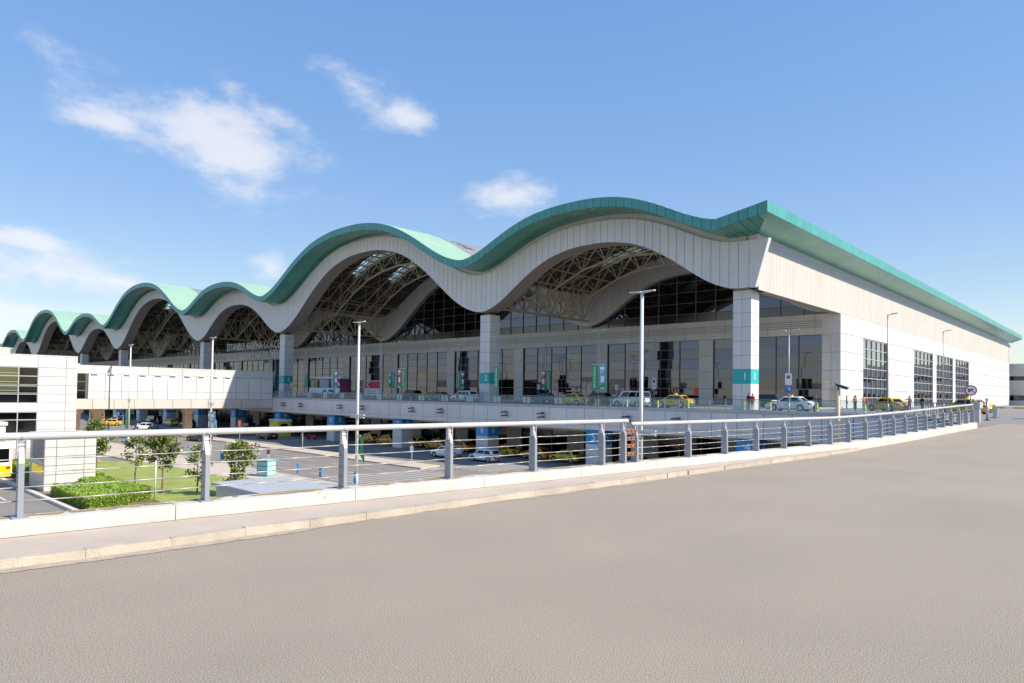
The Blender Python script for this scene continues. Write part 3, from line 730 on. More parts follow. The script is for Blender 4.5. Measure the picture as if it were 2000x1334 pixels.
for a0, a1 in zip(SA, SA[1:]):
    if a0 > -.9 and a1 < AEND: hb.hexa(hex_panel(a0, a1, 26.75, 27.0, lambda a: 13.0, lambda a: GT(a)-1.26, 0))
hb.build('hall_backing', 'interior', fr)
inner = empty('inner_arch_band'); inner.parent = tb
fi = MB()
ied = arange(-.9, NEAR, 1.6)
for a0, a1 in zip(ied, ied[1:]): MB().hexa(hex_panel(a0, a1, 25.5, 25.56, WB, lambda a: GT(a)-1.2)).build('arch_panel', 'panel_wave', inner)
for a0, a1 in zip(*(lambda q: (q, q[1:]))(arange(NEAR, AEND, 1.6))): fi.hexa(hex_panel(a0, a1, 25.5, 25.56, WB, lambda a: GT(a)-1.2))
fi.build('far_arch_panels', 'panel_wave', inner)['kind'] = 'stuff'
bi = MB()
for a0, a1 in zip(SA, SA[1:]):
    if a0 < -.9 or a1 > AEND: continue
    bi.hexa(hex_panel(a0, a1, 25.565, 25.7, lambda a: WB(a)+.01, lambda a: GT(a)-1.2, 0)); bi.hexa(hex_panel(a0, a1, 25.56, 26.55, lambda a: WB(a)-.01, lambda a: WB(a)+.008, 0))
bi.build('inner_arch_backing', 'soffit_brown', inner)
# back of the building, end walls (plain)
MB().box(-AEND, .5, BE-.4, BE, 0, 18.9).box(-AEND-.9, -AEND-.5, 26.4, BE, 0, 18.9).box(-AEND-.9, -AEND-.5, -.3, 26.4, 12.95, 18.9).build('rear_wall', 'panel_side', tb)
# arrivals level wall under the deck
aw = empty('arrivals_wall'); aw.parent = tb
MB().box(-340, 40, 6.6, 7.0, -7.1, -2.6).build('arrivals_backing', 'interior', aw)
a = -30.0; i = 0; ag, am, ap = MB(), MB(), MB()
while a < 230:
    if i % 4 == 3: ap.box(-(a+3.0), -a, 6.1, 6.58, -7.0, -2.6)
    else:
        for z0, z1 in ((-7, -4.6), (-4.55, -2.6)):
            t1, t2 = random.uniform(-.015, .015), random.uniform(-.015, .015)
            ag.poly([(-(a+3), 6.3+t1, z0), (-a, 6.3+t2, z0), (-a, 6.3-t1, z1), (-(a+3), 6.3-t2, z1)])
        am.box(-a-.05, -a+.05, 6.2, 6.29, -7, -2.6); am.box(-(a+3), -a, 6.2, 6.28, -4.62, -4.54)
    a += 3.0; i += 1
ag.build('arrivals_glazing', 'glass_dark', aw)['kind'] = 'stuff'; am.build('arrivals_mullion', 'mullion', aw)['kind'] = 'stuff'; ap.build('arrivals_pier', 'wall_grey', aw)['kind'] = 'stuff'
# --- columns
for i, v in enumerate(V):
    cx = -v
    c = MB().box(cx-1.0, cx+1.0, .02, 2.0, 0, 13.1).build('column', 'joint_dark', tb)
    zs = [0, 1.45, 2.85, 4.42, 5.95, 7.5, 9.05, 10.6, 12.1, 13.12]
    for z0, z1 in zip(zs, zs[1:]):
        if abs(z0-2.85) < .01:
            bd = MB().box(cx-1.035, cx+1.035, -.035, 2.035, z0+.006, z1-.006).build('number_band', 'turquoise', c)
            put_text('number', str(i+1), 1.15, 'letter_white', bd, (cx+.35, -.042, 3.63), FRONT)
            put_text('number', str(i+1), 1.15, 'letter_white', bd, (cx+1.042, 1.0, 3.63), RIGHT)
        else:
            for s0, s1 in ((-1.03, -.016), (.016, 1.03)): MB().box(cx+s0, cx+s1, -.03, 2.03, z0+.018, z1-.018).build('column_panel', 'panel_wave', c)
    MB().box(cx-.55, cx+.55, .3, 1.6, 13.1, WB(v)+.05).build('bearing', 'dark_metal', c)
# --- tubular roof trusses
def truss_arch(k):
    a0, a1 = V[k], V[k+1]; c = (a0+a1)/2; h = (a1-a0)/2; mb = MB()
    nn = 12 if h > 25 else 9
    R1, R2 = (.135, .066)
    for yc in (8.3, 17.5):
        aa = [a0+1.2+(2*h-2.4)*q/(2*nn) for q in range(2*nn+1)]
        top = [(a, GT(a)-1.55) for a in aa[::2]]; bot = []
        for a in aa[1::2]:
            t = abs(a-c)/h
            zb = WB(a)+ (GT(a)-1.55-WB(a))*.10 - 1.2*(1-t)
            lin = 14.6 + (GT(c)-1.5-3.1-14.6)*S(t*.93)**1.1
            bot.append((a, min(lin, GT(a)-2.6)))
        for (p, q) in zip(top, top[1:]):
            for dy in (-1.15, 1.15): mb.tube((-p[0], yc+dy, p[1]), (-q[0], yc+dy, q[1]), R1, 6)
        for (p, q) in zip(bot, bot[1:]): mb.tube((-p[0], yc, p[1]), (-q[0], yc, q[1]), R1*1.25, 6)
        for j, p in enumerate(bot):
            for q in (top[j], top[j+1]):
                for dy in (-1.15, 1.15): mb.tube((-p[0], yc, p[1]), (-q[0], yc+dy, q[1]), R2, 5)
        for j, p in enumerate(top):
            mb.tube((-p[0], yc-1.15, p[1]), (-p[0], yc+1.15, p[1]), R2, 5)
            if j < len(top)-1: q = top[j+1]; mb.tube((-p[0], yc-1.15, p[1]), (-q[0], yc+1.15, q[1]), R2*.8, 5)
        for e, bq in ((a0+.2, bot[0]), (a1-.2, bot[-1])): mb.tube((-e, yc, 14.4), (-bq[0], yc, bq[1]), R1*1.2, 6)
    # depth struts at the top-chord nodes and bracing fans
    tops = [a0+1.2+(2*h-2.4)*q/nn for q in range(nn+1)]
    for j, a in enumerate(tops):
        z = GT(a)-1.55
        for y0, y1 in ((1.7, 7.15), (9.45, 16.35), (18.65, 25.4)): mb.tube((-a, y0, z), (-a, y1, z), .075, 5)
        if 0 < j < nn:
            zb = GT(a)-2.5
            for yc, s in ((8.3, -1), (8.3, 1), (17.5, -1), (17.5, 1)):
                for dj in (-1, 1):
                    an = tops[j+dj]; mb.tube((-a, yc+s*1.15, z), (-an, yc+s*4.4, GT(an)-1.55), .055, 5)
    return mb
for k in range(7): truss_arch(k).build('arch_truss', 'truss', tb)
for k, v in enumerate(V[1:-1]):
    mb = MB(); n = 8; zt = GT(v)-1.6; zb = 14.35
    for s in (-1, 1):
        mb.tube((-v+s*1.6, 1.2, zt+.3), (-v+s*1.6, 25.6, zt+.3), .15, 6)
    mb.tube((-v, 1.2, zb), (-v, 25.6, zb), .20, 6)
    for s in (-1, 1): mb.tube((-v+s*6.0, 1.2, GT(v+6)-2.0), (-v+s*6.0, 25.6, GT(v+6)-2.0), .10, 5)
    for q in range(n):
        y0 = 1.4+24*q/n; y1 = 1.4+24*(q+1)/n; ym = (y0+y1)/2
        for s in (-1, 1):
            mb.tube((-v, ym, zb), (-v+s*1.6, y0, zt+.3), .09, 5); mb.tube((-v, ym, zb), (-v+s*1.6, y1, zt+.3), .09, 5)
            mb.tube((-v, ym, zb), (-v+s*6.0, ym, GT(v+6)-2.0), .10, 5)
            mb.tube((-v+s*6.0, ym, GT(v+6)-2.0), (-v+s*1.6, y1, zt+.3), .07, 5)
    mb.build('valley_truss', 'truss', tb)
# --- entrance lettering, plaque, shop sign
lt = empty('name_sign'); lt.parent = tb
put_text('lettering', 'İSTANBUL SABİHA GÖKÇEN', 2.95, 'letter_white', lt, (-156.0, 20.5, 13.9), FRONT, .08, True, .9)
put_text('lettering', 'ULUSLARARASI HAVALİMANI', 2.95, 'letter_white', lt, (-156.0, 20.5, 10.95), FRONT, .08, True, .9)
for zz in (15.1, 12.75, 12.1, 9.8): MB().box(-173, -139, 20.62, 20.7, zz-.05, zz+.05).build('sign_bar', 'mullion_dark', lt)
pq = MB().box(.0-.35, .9-.35, 26.22, 26.295, .9, 2.9).build('plaque', 'stone_plaque', tb)
put_text('plaque_emblem', 'C', .5, 'strip_grey', pq, (.15, 26.215, 2.5), FRONT)
gm = MB()
for s in (-1, 1):
    pts = [(-24.6+s*.30-.26*math.cos(t), 26.4, 2.0+.85*math.sin(t)) for t in [math.pi*q/10 for q in range(11)]]
    gm.path(pts, .07, 6)
gm.build('shop_logo', 'lamp_amber', fr)
MB().box(-20.8, -19.9, 26.42, 26.5, 1.6, 2.7).build('shop_poster', 'sign_orange', fr)

# ------------------------------------------------------------------ link bridge and office block on the left
br = empty('link_bridge', O, TH, 'white panelled bridge running from the terminal to the office block', 'bridge')
AB = 88.5; B0, B1 = -8.75, -41.5
MB().box(-AB-11, -AB-.07, B1, B0, -1.9, 4.7).build('bridge_core', 'joint_dark', br)
MB().box(-AB-11.2, -AB+.02, B1, B0, 4.7, 4.86).build('coping', 'panel_white', br)
def brow(z0, z1, n, name, m, x1=0.0):
    for k in range(n):
        y0 = B1+(B0-B1)*k/n; y1 = B1+(B0-B1)*(k+1)/n
        MB().box(-AB-.06, -AB+x1, y0+.03, y1-.03, z0+.02, z1-.02).build(name, m, br)
brow(3.55, 4.7, 6, 'top_panel', 'panel_white'); brow(-1.95, -.35, 11, 'lower_panel', 'metal_beige', .02)
n = 13
for k in range(n):
    y0 = -39.2+(B0+39.2)*k/n; y1 = -39.2+(B0+39.2)*(k+1)/n
    MB().box(-AB-.06, -AB-.02, y0+.035, y1-.035, .85, 3.53).build('wall_panel', 'panel_side', br)
    MB().box(-AB-.06, -AB-.02, y0+.035, y1-.035, -.33, .80).build('wall_panel', 'panel_side', br)
    MB().box(-AB-.02, -AB+.22, y0+.35, y0+1.25, 3.46, 3.58).build('wall_light', 'strip_grey', br)
for z0, z1 in ((-.3, .85), (1.05, 2.2), (2.4, 3.5)): MB().box(-AB-.06, -AB-.025, -40.7, -39.6, z0, z1).build('window', 'glass_dark', br)
MB().box(-AB-10.9, -AB-.1, B1, B0, -2.05, -1.9).build('bridge_soffit', 'soffit_brown', br)
for (a, bb, w) in ((94, -36.4, .62), (95, -39.3, .7), (94, -22, .62)):
    p = MB(); x = -a
    for z0, z1, h0, h1 in ((-7.05, -3.0, w, w), (-3.0, -2.3, w, w*1.45), (-2.3, -2.02, w*1.45, w*1.45)):
        p.hexa([(x-h0, bb-h0, z0), (x+h0, bb-h0, z0), (x+h0, bb+h0, z0), (x-h0, bb+h0, z0), (x-h1, bb-h1, z1), (x+h1, bb-h1, z1), (x+h1, bb+h1, z1), (x-h1, bb+h1, z1)])
    p.build('bridge_pier', 'pier_beige', br)
ob = empty('office_block', O, TH, 'white panelled office block with stacked dark windows at the end of the bridge', 'building')
AO = 80.0; YO = -42.9
MB().box(-AO-26, -AO-.07, -80, YO-.05, -7.1, 5.62).build('block_core', 'joint_dark', ob)
MB().box(-AO-26.1, -AO+.03, -80.1, YO, 5.62, 5.78).build('coping', 'panel_white', ob)
zr = [-7.0, -5.71, -4.49, -3.27, -2.05, -.83, .39, 1.61, 2.83, 4.05, 5.62]
# right face (x = -AO): panels; window bays between y = -47.6 and -52 and again beyond
bays = [(-52.0, -47.6), (-60.8, -56.4), (-69.6, -65.2)]
cols = [(-44.3, YO)]+[(-47.6, -44.3)]+[(-56.4, -52.0), (-65.2, -60.8), (-74, -69.6)]
for y0, y1 in cols:
    for z0, z1 in zip(zr, zr[1:]): MB().box(-AO-.06, -AO, y0+.022, y1-.022, z0+.022, z1-.022).build('wall_panel', 'panel_white', ob)
def bwin(y0, y1, z0, z1, m):
    w = MB().box(-AO-.06, -AO-.045, y0, y1, z0, z1).build('window', 'mullion_light', ob)
    MB().box(-AO-.045, -AO-.02, y0+.06, y1-.06, z0+.06, z1-.06).build('pane', m, w)
    if m == 'glass_olive': MB().box(-AO-.02, -AO-.012, y0+.06, y1-.06, z0+.35, z0+.39).build('blind_rail', 'mullion_light', w)
for y0, y1 in bays:
    ym = (y0+y1)/2
    for z0, z1, olive in ((4.05, 5.62, None), (2.85, 4.03, 1), (1.66, 2.83, 1), (.5, 1.5, 1), (-.8, .38, 0), (-2.05, -.83, None), (-3.1, -2.08, 0), (-4.9, -3.12, 0), (-7, -4.92, None)):
        if olive is None:
            MB().box(-AO-.06, -AO, y0+.01, ym-.01, z0+.022, z1-.022).build('wall_panel', 'panel_white', ob); MB().box(-AO-.06, -AO, ym+.01, y1-.01, z0+.022, z1-.022).build('wall_panel', 'panel_white', ob)
        else:
            bwin(y0, ym, z0, z1, 'glass_olive' if olive else 'glass_dark'); bwin(ym, y1, z0, z1, 'glass_dark')
# end face towards the terminal
for z0, z1 in zip(zr, zr[1:]):
    for k in range(8): MB().box(-AO-26+k*3.24+.01, -AO-26+(k+1)*3.24-.01, YO-.05, YO+.0, z0+.022, z1-.022).build('wall_panel', 'panel_white', ob)

# panelled service huts
def hut(a0, a1, y0, y1, zt, label):
    h = empty('service_hut', P(a0, y0, -7), TH, label, 'hut'); w, d = (a1-a0), (y1-y0); H = zt+7
    MB().box(-w+.05, -.05, .05, d-.05, 0, H-.3).build('hut_core', 'joint_dark', h)
    MB().box(-w-.12, .12, -.12, d+.12, H-.34, H).build('cap', 'metal_beige', h)
    nr = 6; rh = (H-.36)/nr
    ys = [0, d*.22, d*.76, d]
    for r in range(nr):
        for q0, q1 in zip(ys, ys[1:]): MB().box(-.05, 0, q0+.02, q1-.02, r*rh+.02, (r+1)*rh-.02).build('wall_panel', 'panel_white', h)
        for k in range(2): MB().box(-w+w*k/2+.012, -w+w*(k+1)/2-.012, 0, .05, r*rh+.012, (r+1)*rh-.012).build('wall_panel', 'metal_beige', h)
    for k in range(12): MB().box(-w*.8, -w*.1, -.03, .0, H*.55+k*.14, H*.55+k*.14+.08).build('louvre_blade', 'louvre', h)
    MB().box(-w*.8, -w*.1, -.02, .0, H*.30, H*.46).build('yellow_reflection', 'bus_yellow', h)  # yellow reflection on the hut front, painted as a thin coloured panel
hut(32.0, 36.6, -57.4, -53.8, -2.35, 'white panelled service hut with capped roof behind the clipped hedge')
hut(50.0, 55.0, -60.6, -56.6, -2.1, 'white panelled service hut beside the parked yellow bus')
# low flat-roofed lift canopy below the ramp
cpy = empty('lift_canopy', P(3.5, -51.4, -7), TH, 'low flat grey-roofed canopy box below the ramp railing', 'canopy')
MB().box(-11.8, -.2, .25, 4.9, 0, 1.75).build('canopy_wall', 'panel_white', cpy)
for k in range(4):
    for q in range(2): MB().box(-12.1+k*3.02+.015, -12.1+(k+1)*3.02-.015, q*2.6+.015, (q+1)*2.6-.015, 1.75, 2.0).build('roof_panel', 'strip_grey', cpy)

# ------------------------------------------------------------------ lamps, banners, flagpoles
def banner_face(parent, x, z0, z1, w, m, kind, text=True):
    # hanging cloth with a slight wave; faces -y
    mb = MB(); n = 6
    for q in range(n):
        t0, t1 = q/n, (q+1)/n
        za, zb = z1+(z0-z1)*t0, z1+(z0-z1)*t1
        ya, yb = .03*math.sin(t0*5), .03*math.sin(t1*5)
        mb.hexa([(x, yb-.01, zb), (x+w, yb-.01, zb), (x+w, yb+.01, zb), (x, yb+.01, zb), (x, ya-.01, za), (x+w, ya-.01, za), (x+w, ya+.01, za), (x, ya+.01, za)])
    o = mb.build('cloth', m, parent)
    if kind == 'word':
        put_text('lettering', 'ENUYGUN', .50*(z1-z0)/2.9, 'letter_white', o, (x+w*.5, -.075, (z0+z1)/2), (math.pi/2, -math.pi/2, 0), 0, True)
    else:
        for q, (h0, h1) in enumerate(((.80, .93), (.74, .77), (.68, .71))): MB().box(x+.08*w, x+w*(.85-.15*q), -.055, -.05, z0+(z1-z0)*h0, z0+(z1-z0)*h1).build('print_line', 'letter_white', o)
        MB().box(x+.22*w, x+.78*w, -.055, -.05, z0+(z1-z0)*.30, z0+(z1-z0)*.56).build('print_block', 'letter_white', o)
        MB().poly([(x, -.06, z0+.01), (x+w, -.06, z0+.01), (x+w, -.06, z0+(z1-z0)*.30), (x, -.06, z0+(z1-z0)*.16)]).build('print_wedge', 'banner_green', o)
        MB().box(x+.2*w, x+.8*w, -.066, -.062, z0+.12, z0+.24).build('print_line', 'letter_white', o)
def deck_lamp(a, b_, h, label, arms=2, group='slim lamps on the departures deck', base=0.0, r=.075):
    l = empty('lamp_post', P(a, b_, base), TH, label, 'lamp post', group)
    MB().tube((0, 0, 0), (0, 0, h), r, 10, r1=r*.7).build('pole', 'pole_grey', l, True)
    MB().tube((0, 0, 0), (0, 0, .9), r*1.5, 10).build('sleeve', 'pole_grey', l, True)
    for s in ((-1, 1) if arms == 2 else (1,)):
        MB().tube((0, 0, h-.12), (s*.35, 0, h-.02), .035, 6).build('arm', 'pole_grey', l)
        MB().hexa([(s*.30, -.13, h-.05), (s*.95, -.10, h+.04), (s*.95, .10, h+.04), (s*.30, .13, h-.05), (s*.30, -.13, h+.05), (s*.95, -.1, h+.10), (s*.95, .1, h+.10), (s*.30, .13, h+.05)]).build('lamp_head', 'lamp_head', l)
    return l
def banner(a, b_, x, z0, z1, w, m, kind, label, group=None):
    o = empty('banner', P(a, b_, 0), TH, label, 'banner', group)
    MB().box(min(x, 0), max(x+w, 0), -.03, .03, z1+.02, z1+.08).box(min(x, 0), max(x+w, 0), -.02, .02, z0-.05, z0-.02).build('bracket', 'pole', o)
    banner_face(o, x, z0, z1, w, m, kind); return o
LD = [(72.0, -6, 9.2), (53.2, -6, 9.2), (79.6, 12, 9.7), (59.2, 12, 9.7), (32.6, -6, 9.0), (39.1, 12, 9.6), (15.8, -6, 9.0), (19.2, 12, 9.5), (-6.4, -6, 7.8)]
for i, (a, b_, h) in enumerate(LD): deck_lamp(a, b_, h, ['slim grey lamp post carrying a purple poster banner by the coach', 'slim grey lamp post carrying a red poster banner on the deck edge', 'slim grey lamp post with blue and green banners by the hall windows', 'slim grey lamp post with a navy poster banner by the hall windows', 'slim grey lamp post with one green banner right beside column 2', 'slim grey lamp post with red poster banner by the hall windows', 'slim grey lamp post carrying a bright blue poster banner on the deck edge', 'slim grey lamp post with a small white sign by the hall windows', 'slim grey lamp post with round blue arrow sign beside column 1'][i])
W1 = .84
bl = [(72.0, -6, 2.0, 4.9, 'banner_purple', 'purple'), (53.2, -6, 2.0, 5.0, 'banner_red', 'red'), (79.6, 12, 2.2, 5.3, 'banner_blue', 'blue'), (59.2, 12, 2.1, 5.2, 'banner_navy', 'navy'), (39.1, 12, 2.1, 5.2, 'banner_red', 'red'), (15.8, -6, 2.0, 4.9, 'banner_sky', 'sky blue')]
where = ['beside the purple coach', 'on the deck edge lamp between columns 2 and 3', 'in front of the hall windows near the flagpoles', 'in front of the hall windows left of column 2', 'in front of the hall windows right of column 2', 'on the lone deck edge lamp right of column 2']
for (a, b_, z0, z1, m, cn), wh in zip(bl, where):
    left = m in ('banner_red', 'banner_blue')
    banner(a, b_, (-W1-.12 if left else .12), z0, z1, W1, m, 'poster', cn+' poster banner '+wh)
    banner(a, b_, (.12 if left else -W1-.12), z0, z1, W1, 'banner_green', 'word', 'green ENUYGUN banner '+wh)
banner(32.6, -6, -.45, 2.0, 5.1, W1, 'banner_green', 'word', 'green ENUYGUN banner hanging alone beside column 2')
banner(93.0, -6, -.6, 2.0, 5.0, W1, 'banner_green', 'word', 'green ENUYGUN banner in front of column 3 beside the coach')
deck_lamp(93.0, -6, 9.2, 'slim grey lamp post in front of column 3 beside the coach')
deck_lamp(90.5, -1, 9.0, 'slim grey lamp post behind column 3 and the coach nose')
banner(90.5, -1, .1, 2.1, 4.6, W1, 'banner_green', 'word', 'small green banner behind the coach nose by column 3')
for a, lb_ in ((79.3, 'bare white flagpole standing behind the purple coach'), (73.8, 'bare white flagpole at the flag billboard, middle of three'), (68.7, 'bare white flagpole of three, the one nearest column 2')):
    f = empty('flagpole', P(a, 1.2 if a < 79 else 3.4, 0), TH, lb_, 'flagpole', 'three bare flagpoles')
    MB().tube((0, 0, 0), (0, 0, 10.3), .085, 10, r1=.055).build('pole', 'pole', f, True); MB().tube((0, 0, 10.3), (0, 0, 10.4), .10, 10).build('finial', 'pole', f); MB().tube((0, 0, 0), (0, 0, .4), .16, 10).build('base', 'pole', f)
deck_lamp(-12, 5.7, 10.1, 'slim grey lamp post in front of the flank wall near its first window', arms=1, group='lamps along the flank road')
deck_lamp(-12, 31.7, 10.4, 'slim grey lamp post in front of the flank wall between its last windows', arms=1, group='lamps along the flank road')
def tall_lamp(a, b_, label, ztop=7.45, r=.15):
    l = empty('tall_lamp_post', P(a, b_, -7), TH, label, 'lamp post', 'tall white lamps of the lower car park'); h = ztop+7
    MB().tube((0, 0, 0), (0, 0, h), r, 14, r1=r*.62).build('pole', 'pole', l, True)
    MB().tube((0, 0, 0), (0, 0, .06), .32, 12).build('base_plate', 'pole_grey', l)
    MB().tube((0, 0, 0), (0, 0, 1.2), r*1.15, 14).build('sleeve', 'pole', l, True)
    for s in (-1, 1):
        MB().hexa([(s*.05, -.12, h-.08), (s*.85, -.10, h+.0), (s*.85, .10, h+.0), (s*.05, .12, h-.08), (s*.05, -.12, h+.04), (s*.85, -.10, h+.06), (s*.85, .10, h+.06), (s*.05, .12, h+.04)]).build('lamp_head', 'pole', l)
    for s in (-1, 1):
        for dz in (0, .22): MB().box(s*.1, s*1.0, -.06, .06, h*.42+dz, h*.42+dz+.09).build('spot_bar', 'pole', l)
    return l
tall_lamp(19.0, -37.3, 'tall white lamp post with crumpled green flag wrapped low on it')
tall_lamp(-9.9, -37.5, 'tall white lamp post standing right behind the ramp railing joint')
tall_lamp(57.5, -33.5, 'tall white lamp post carrying a sky-blue poster banner', 8.1)
tall_lamp(84.5, -34.6, 'tall white lamp post with green banner in front of the bridge', 8.1)
def low_banner(a, b_, x, z0, z1, w, m, kind, label):
    o = empty('banner', P(a, b_, 0), TH, label, 'banner'); MB().box(min(x, 0), max(x+w, 0), -.04, .04, z1+.02, z1+.09).build('bracket', 'pole', o); banner_face(o, x, z0, z1, w, m, kind)
low_banner(57.5, -33.5, .1, -4.6, -1.6, 1.15, 'banner_sky', 'poster', 'sky-blue poster banner on the tall lamp behind the first railing posts')
low_banner(57.5, -33.5, -.75, -4.3, -1.6, .6, 'banner_green', 'poster', 'narrow green banner behind the sky-blue poster banner')
low_banner(84.5, -34.9, -.55, -4.9, -1.9, 1.2, 'banner_green', 'word', 'green ENUYGUN banner in front of the link bridge')
# crumpled flag
cf = empty('torn_flag', P(19.0, -37.3, 0), TH, 'crumpled green flag trailing down from the tall lamp post', 'flag')
mb = MB(); n = 10
for q in range(n):
    def pt(t, s): return (.25+.85*t+.09*math.sin(t*7)+s*(.62*(1-t)**.8+.08), -.05+.12*math.sin(t*9+s*2), -2.45-2.6*t**.9-.1*s)
    t0, t1 = q/n, (q+1)/n
    mb.poly([pt(t0, 0), pt(t0, 1), pt(t1, 1), pt(t1, 0)]); a_, b2, c_, d_ = pt(t0, 0), pt(t0, 1), pt(t1, 1), pt(t1, 0)
    mb.poly([(p[0], p[1]+.015, p[2]) for p in (d_, c_, b2, a_)])
mb.build('cloth', 'banner_green', cf, True)
MB().box(-.1, .5, -.03, .03, -2.5, -2.4).build('bracket', 'pole', cf)

# ------------------------------------------------------------------ signs
def sign(a, b_, z, label, parts, h=2.4, r=.04, rz=0.0, polem='pole'):
    s = empty('traffic_sign', P(a, b_, z), TH+rz, label, 'sign'); MB().tube((0, 0, 0), (0, 0, h), r, 8).build('post', polem, s, True)
    for name, mb, m in parts: mb.build(name, m, s)
    return s
def disc(z, r, y, n=24): return MB().tube((0, y, z), (0, y-.012, z), r, n)
def nostop(z=2.1, r=.36):
    out = [('disc', disc(z, r, -.05), 'sign_red'), ('face', disc(z, r*.82, -.065), 'sign_blue')]
    for s in (-1, 1): out.append(('cross_bar', MB().hexa([(-r*.55, -.095, z-s*r*.45), (-r*.45, -.095, z-s*r*.55), (-r*.45, -.08, z-s*r*.55), (-r*.55, -.08, z-s*r*.45), (r*.45, -.095-.002*s, z+s*r*.55), (r*.55, -.095-.002*s, z+s*r*.45), (r*.55, -.08, z+s*r*.45), (r*.45, -.08, z+s*r*.55)]), 'sign_red'))
    return out
def plate(z0, z1, w, y=-.05): return MB().box(-w/2, w/2, y-.012, y, z0, z1)
def tri(z, r):
    f = lambda k: [(k*r*math.sin(t), z+k*r*math.cos(t)) for t in (0, 2*math.pi/3, 4*math.pi/3)]
    return [('triangle', MB().prism(f(1), 'y', -.06, -.048), 'sign_red'), ('face', MB().prism(f(.68), 'y', -.075, -.062), 'white_paint'), ('hump_symbol', MB().prism([(-.17, z-.17), (-.12, z-.03), (-.05, z-.10), (.05, z-.10), (.12, z-.03), (.17, z-.17)], 'y', -.088, -.078), 'black')]
DIAG = -R_(2)
sign(33.3, -38.0, -6.86, 'round red and blue no-stopping sign with plate by the turquoise box', nostop()+[('plate', plate(1.35, 1.62, .72), 'white_paint')])
sign(54.5, -22, -6.85, 'triangular red and white hump warning sign on the traffic island', tri(2.1, .48))
sign(30.2, -22.2, -6.85, 'round no-stopping sign with white plate at the end of the island', nostop(2.5)+[('plate', plate(1.5, 2.05, .6), 'white_paint')], h=2.8)
sb = sign(74.6, -21.5, -6.85, 'bright orange-red notice board on a post on the island', [('board', plate(2.3, 3.4, 1.15), 'sign_orange')]+[('print_line', MB().box(-.4, .4-.1*k, -.07, -.063, 3.1-.2*k, 3.2-.2*k), 'letter_white') for k in range(4)], h=3.3)
sign(83.3, -21.5, -6.85, 'small pale blue square sign on a post on the island', [('board', plate(2.3, 3.1, .8), 'sign_blue'), ('face', plate(2.36, 3.04, .6, -.063), 'white_paint')], h=3.1)
sign(106.6, -22.5, -6.85, 'triangular warning sign on the island under the bridge', tri(2.3, .55))
sign(84.7, -33.5, -7, 'round no-stopping sign hiding behind the handrail near the white van', nostop(2.4, .42), h=2.7)
sign(126, -26, -7, 'yellow-green square pedestrian crossing sign under the bridge', [('board', plate(3.0, 3.9, .9), 'sign_yellow'), ('face', plate(3.12, 3.78, .6, -.063), 'sign_blue'), ('symbol', MB().prism([(-.2, 3.18), (.2, 3.18), (0, 3.6)], 'y', -.09, -.08), 'white_paint')], h=3.6)
sign(150, -22, -7, 'round red-rimmed sign with white plate behind the taxis', nostop(3.2, .4)+[('plate', plate(2.2, 2.75, .6), 'white_paint')], h=3.5)
for a, lab in ((118, 'blue direction sign board on a pale post under the bridge'), (114.5, 'second blue direction board beside the first under the bridge')):
    sign(a, -26, -7, lab, [('board', plate(2.7, 3.5, .9), 'sign_blue'), ('print_line', MB().box(-.3, .3, -.07, -.063, 3.0, 3.15), 'letter_white')], h=3.5)
sign(112.5, -32.5, -7, 'white-edged blue crossing sign low beside the lamp banner', [('board', plate(1.2, 2.1, .9), 'white_paint'), ('face', plate(1.28, 2.02, .75, -.063), 'sign_blue'), ('symbol', MB().prism([(-.22, 1.35), (.22, 1.35), (0, 1.85)], 'y', -.09, -.08), 'white_paint')], h=2.0)
sign(101, -32.5, -7, 'plain blue information board beside the lower road', [('board', plate(1.2, 2.3, 1.0), 'sign_blue'), ('print_line', MB().box(-.3, .3, -.07, -.063, 1.6, 1.8), 'letter_white')], h=2.2)
# deck signs
sg = sign(-6.4, -6, 0, 'round blue arrow sign with white plate above, on the lamp by column 1', [('plate', plate(2.6, 3.7, .62, -.10), 'white_paint'), ('disc', disc(2.15, .34, -.10), 'sign_blue'), ('arrow', MB().prism([(-.05, 2.3), (.17, 2.0), (.2, 2.15), (.08, 2.32), (-.06, 2.36)], 'y', -.13, -.12), 'white_paint'), ('plate_mark', plate(3.2, 3.5, .3, -.115), 'sign_red')], h=2.6)
sign(19.2, 12, 0, 'small white notice plate with black mark on a hall-side lamp post', [('plate', plate(2.3, 3.9, .62, -.1), 'white_paint'), ('mark', plate(3.2, 3.6, .3, -.115), 'black'), ('mark', plate(2.6, 2.9, .4, -.115), 'strip_grey')], h=3.9)
sign(85.5, -6.5, 0, 'yellow-edged blue pedestrian sign in front of the purple coach', [('board', plate(2.1, 2.95, .85), 'sign_yellow'), ('face', plate(2.22, 2.83, .6, -.063), 'sign_blue'), ('symbol', MB().prism([(-.2, 2.28), (.2, 2.28), (0, 2.7)], 'y', -.09, -.08), 'white_paint')], h=2.9)
sign(78.2, -6.5, 0, 'small blue square sign in front of the purple coach', [('board', plate(2.4, 3.1, .7), 'sign_blue'), ('face', plate(2.5, 3.0, .4, -.063), 'banner_sky')], h=3.0)
sign(69.8, -6.5, 0, 'triangular hump warning sign beside the purple poster banner', tri(2.55, .52), h=2.4)
for a, lab in ((33.9, 'small white round-marked notice on the hall-side kerb near column 2'), (44.5, 'small white round-marked notice between two hall lamps'), (28.6, 'small white round-marked notice near the white van')):
    sign(a, 16.5, 0, lab, [('plate', plate(2.2, 3.0, .6), 'white_paint'), ('mark', disc(2.6, .2, -.063), 'sign_red'), ('mark_face', disc(2.6, .13, -.077), 'white_paint')], h=2.9)

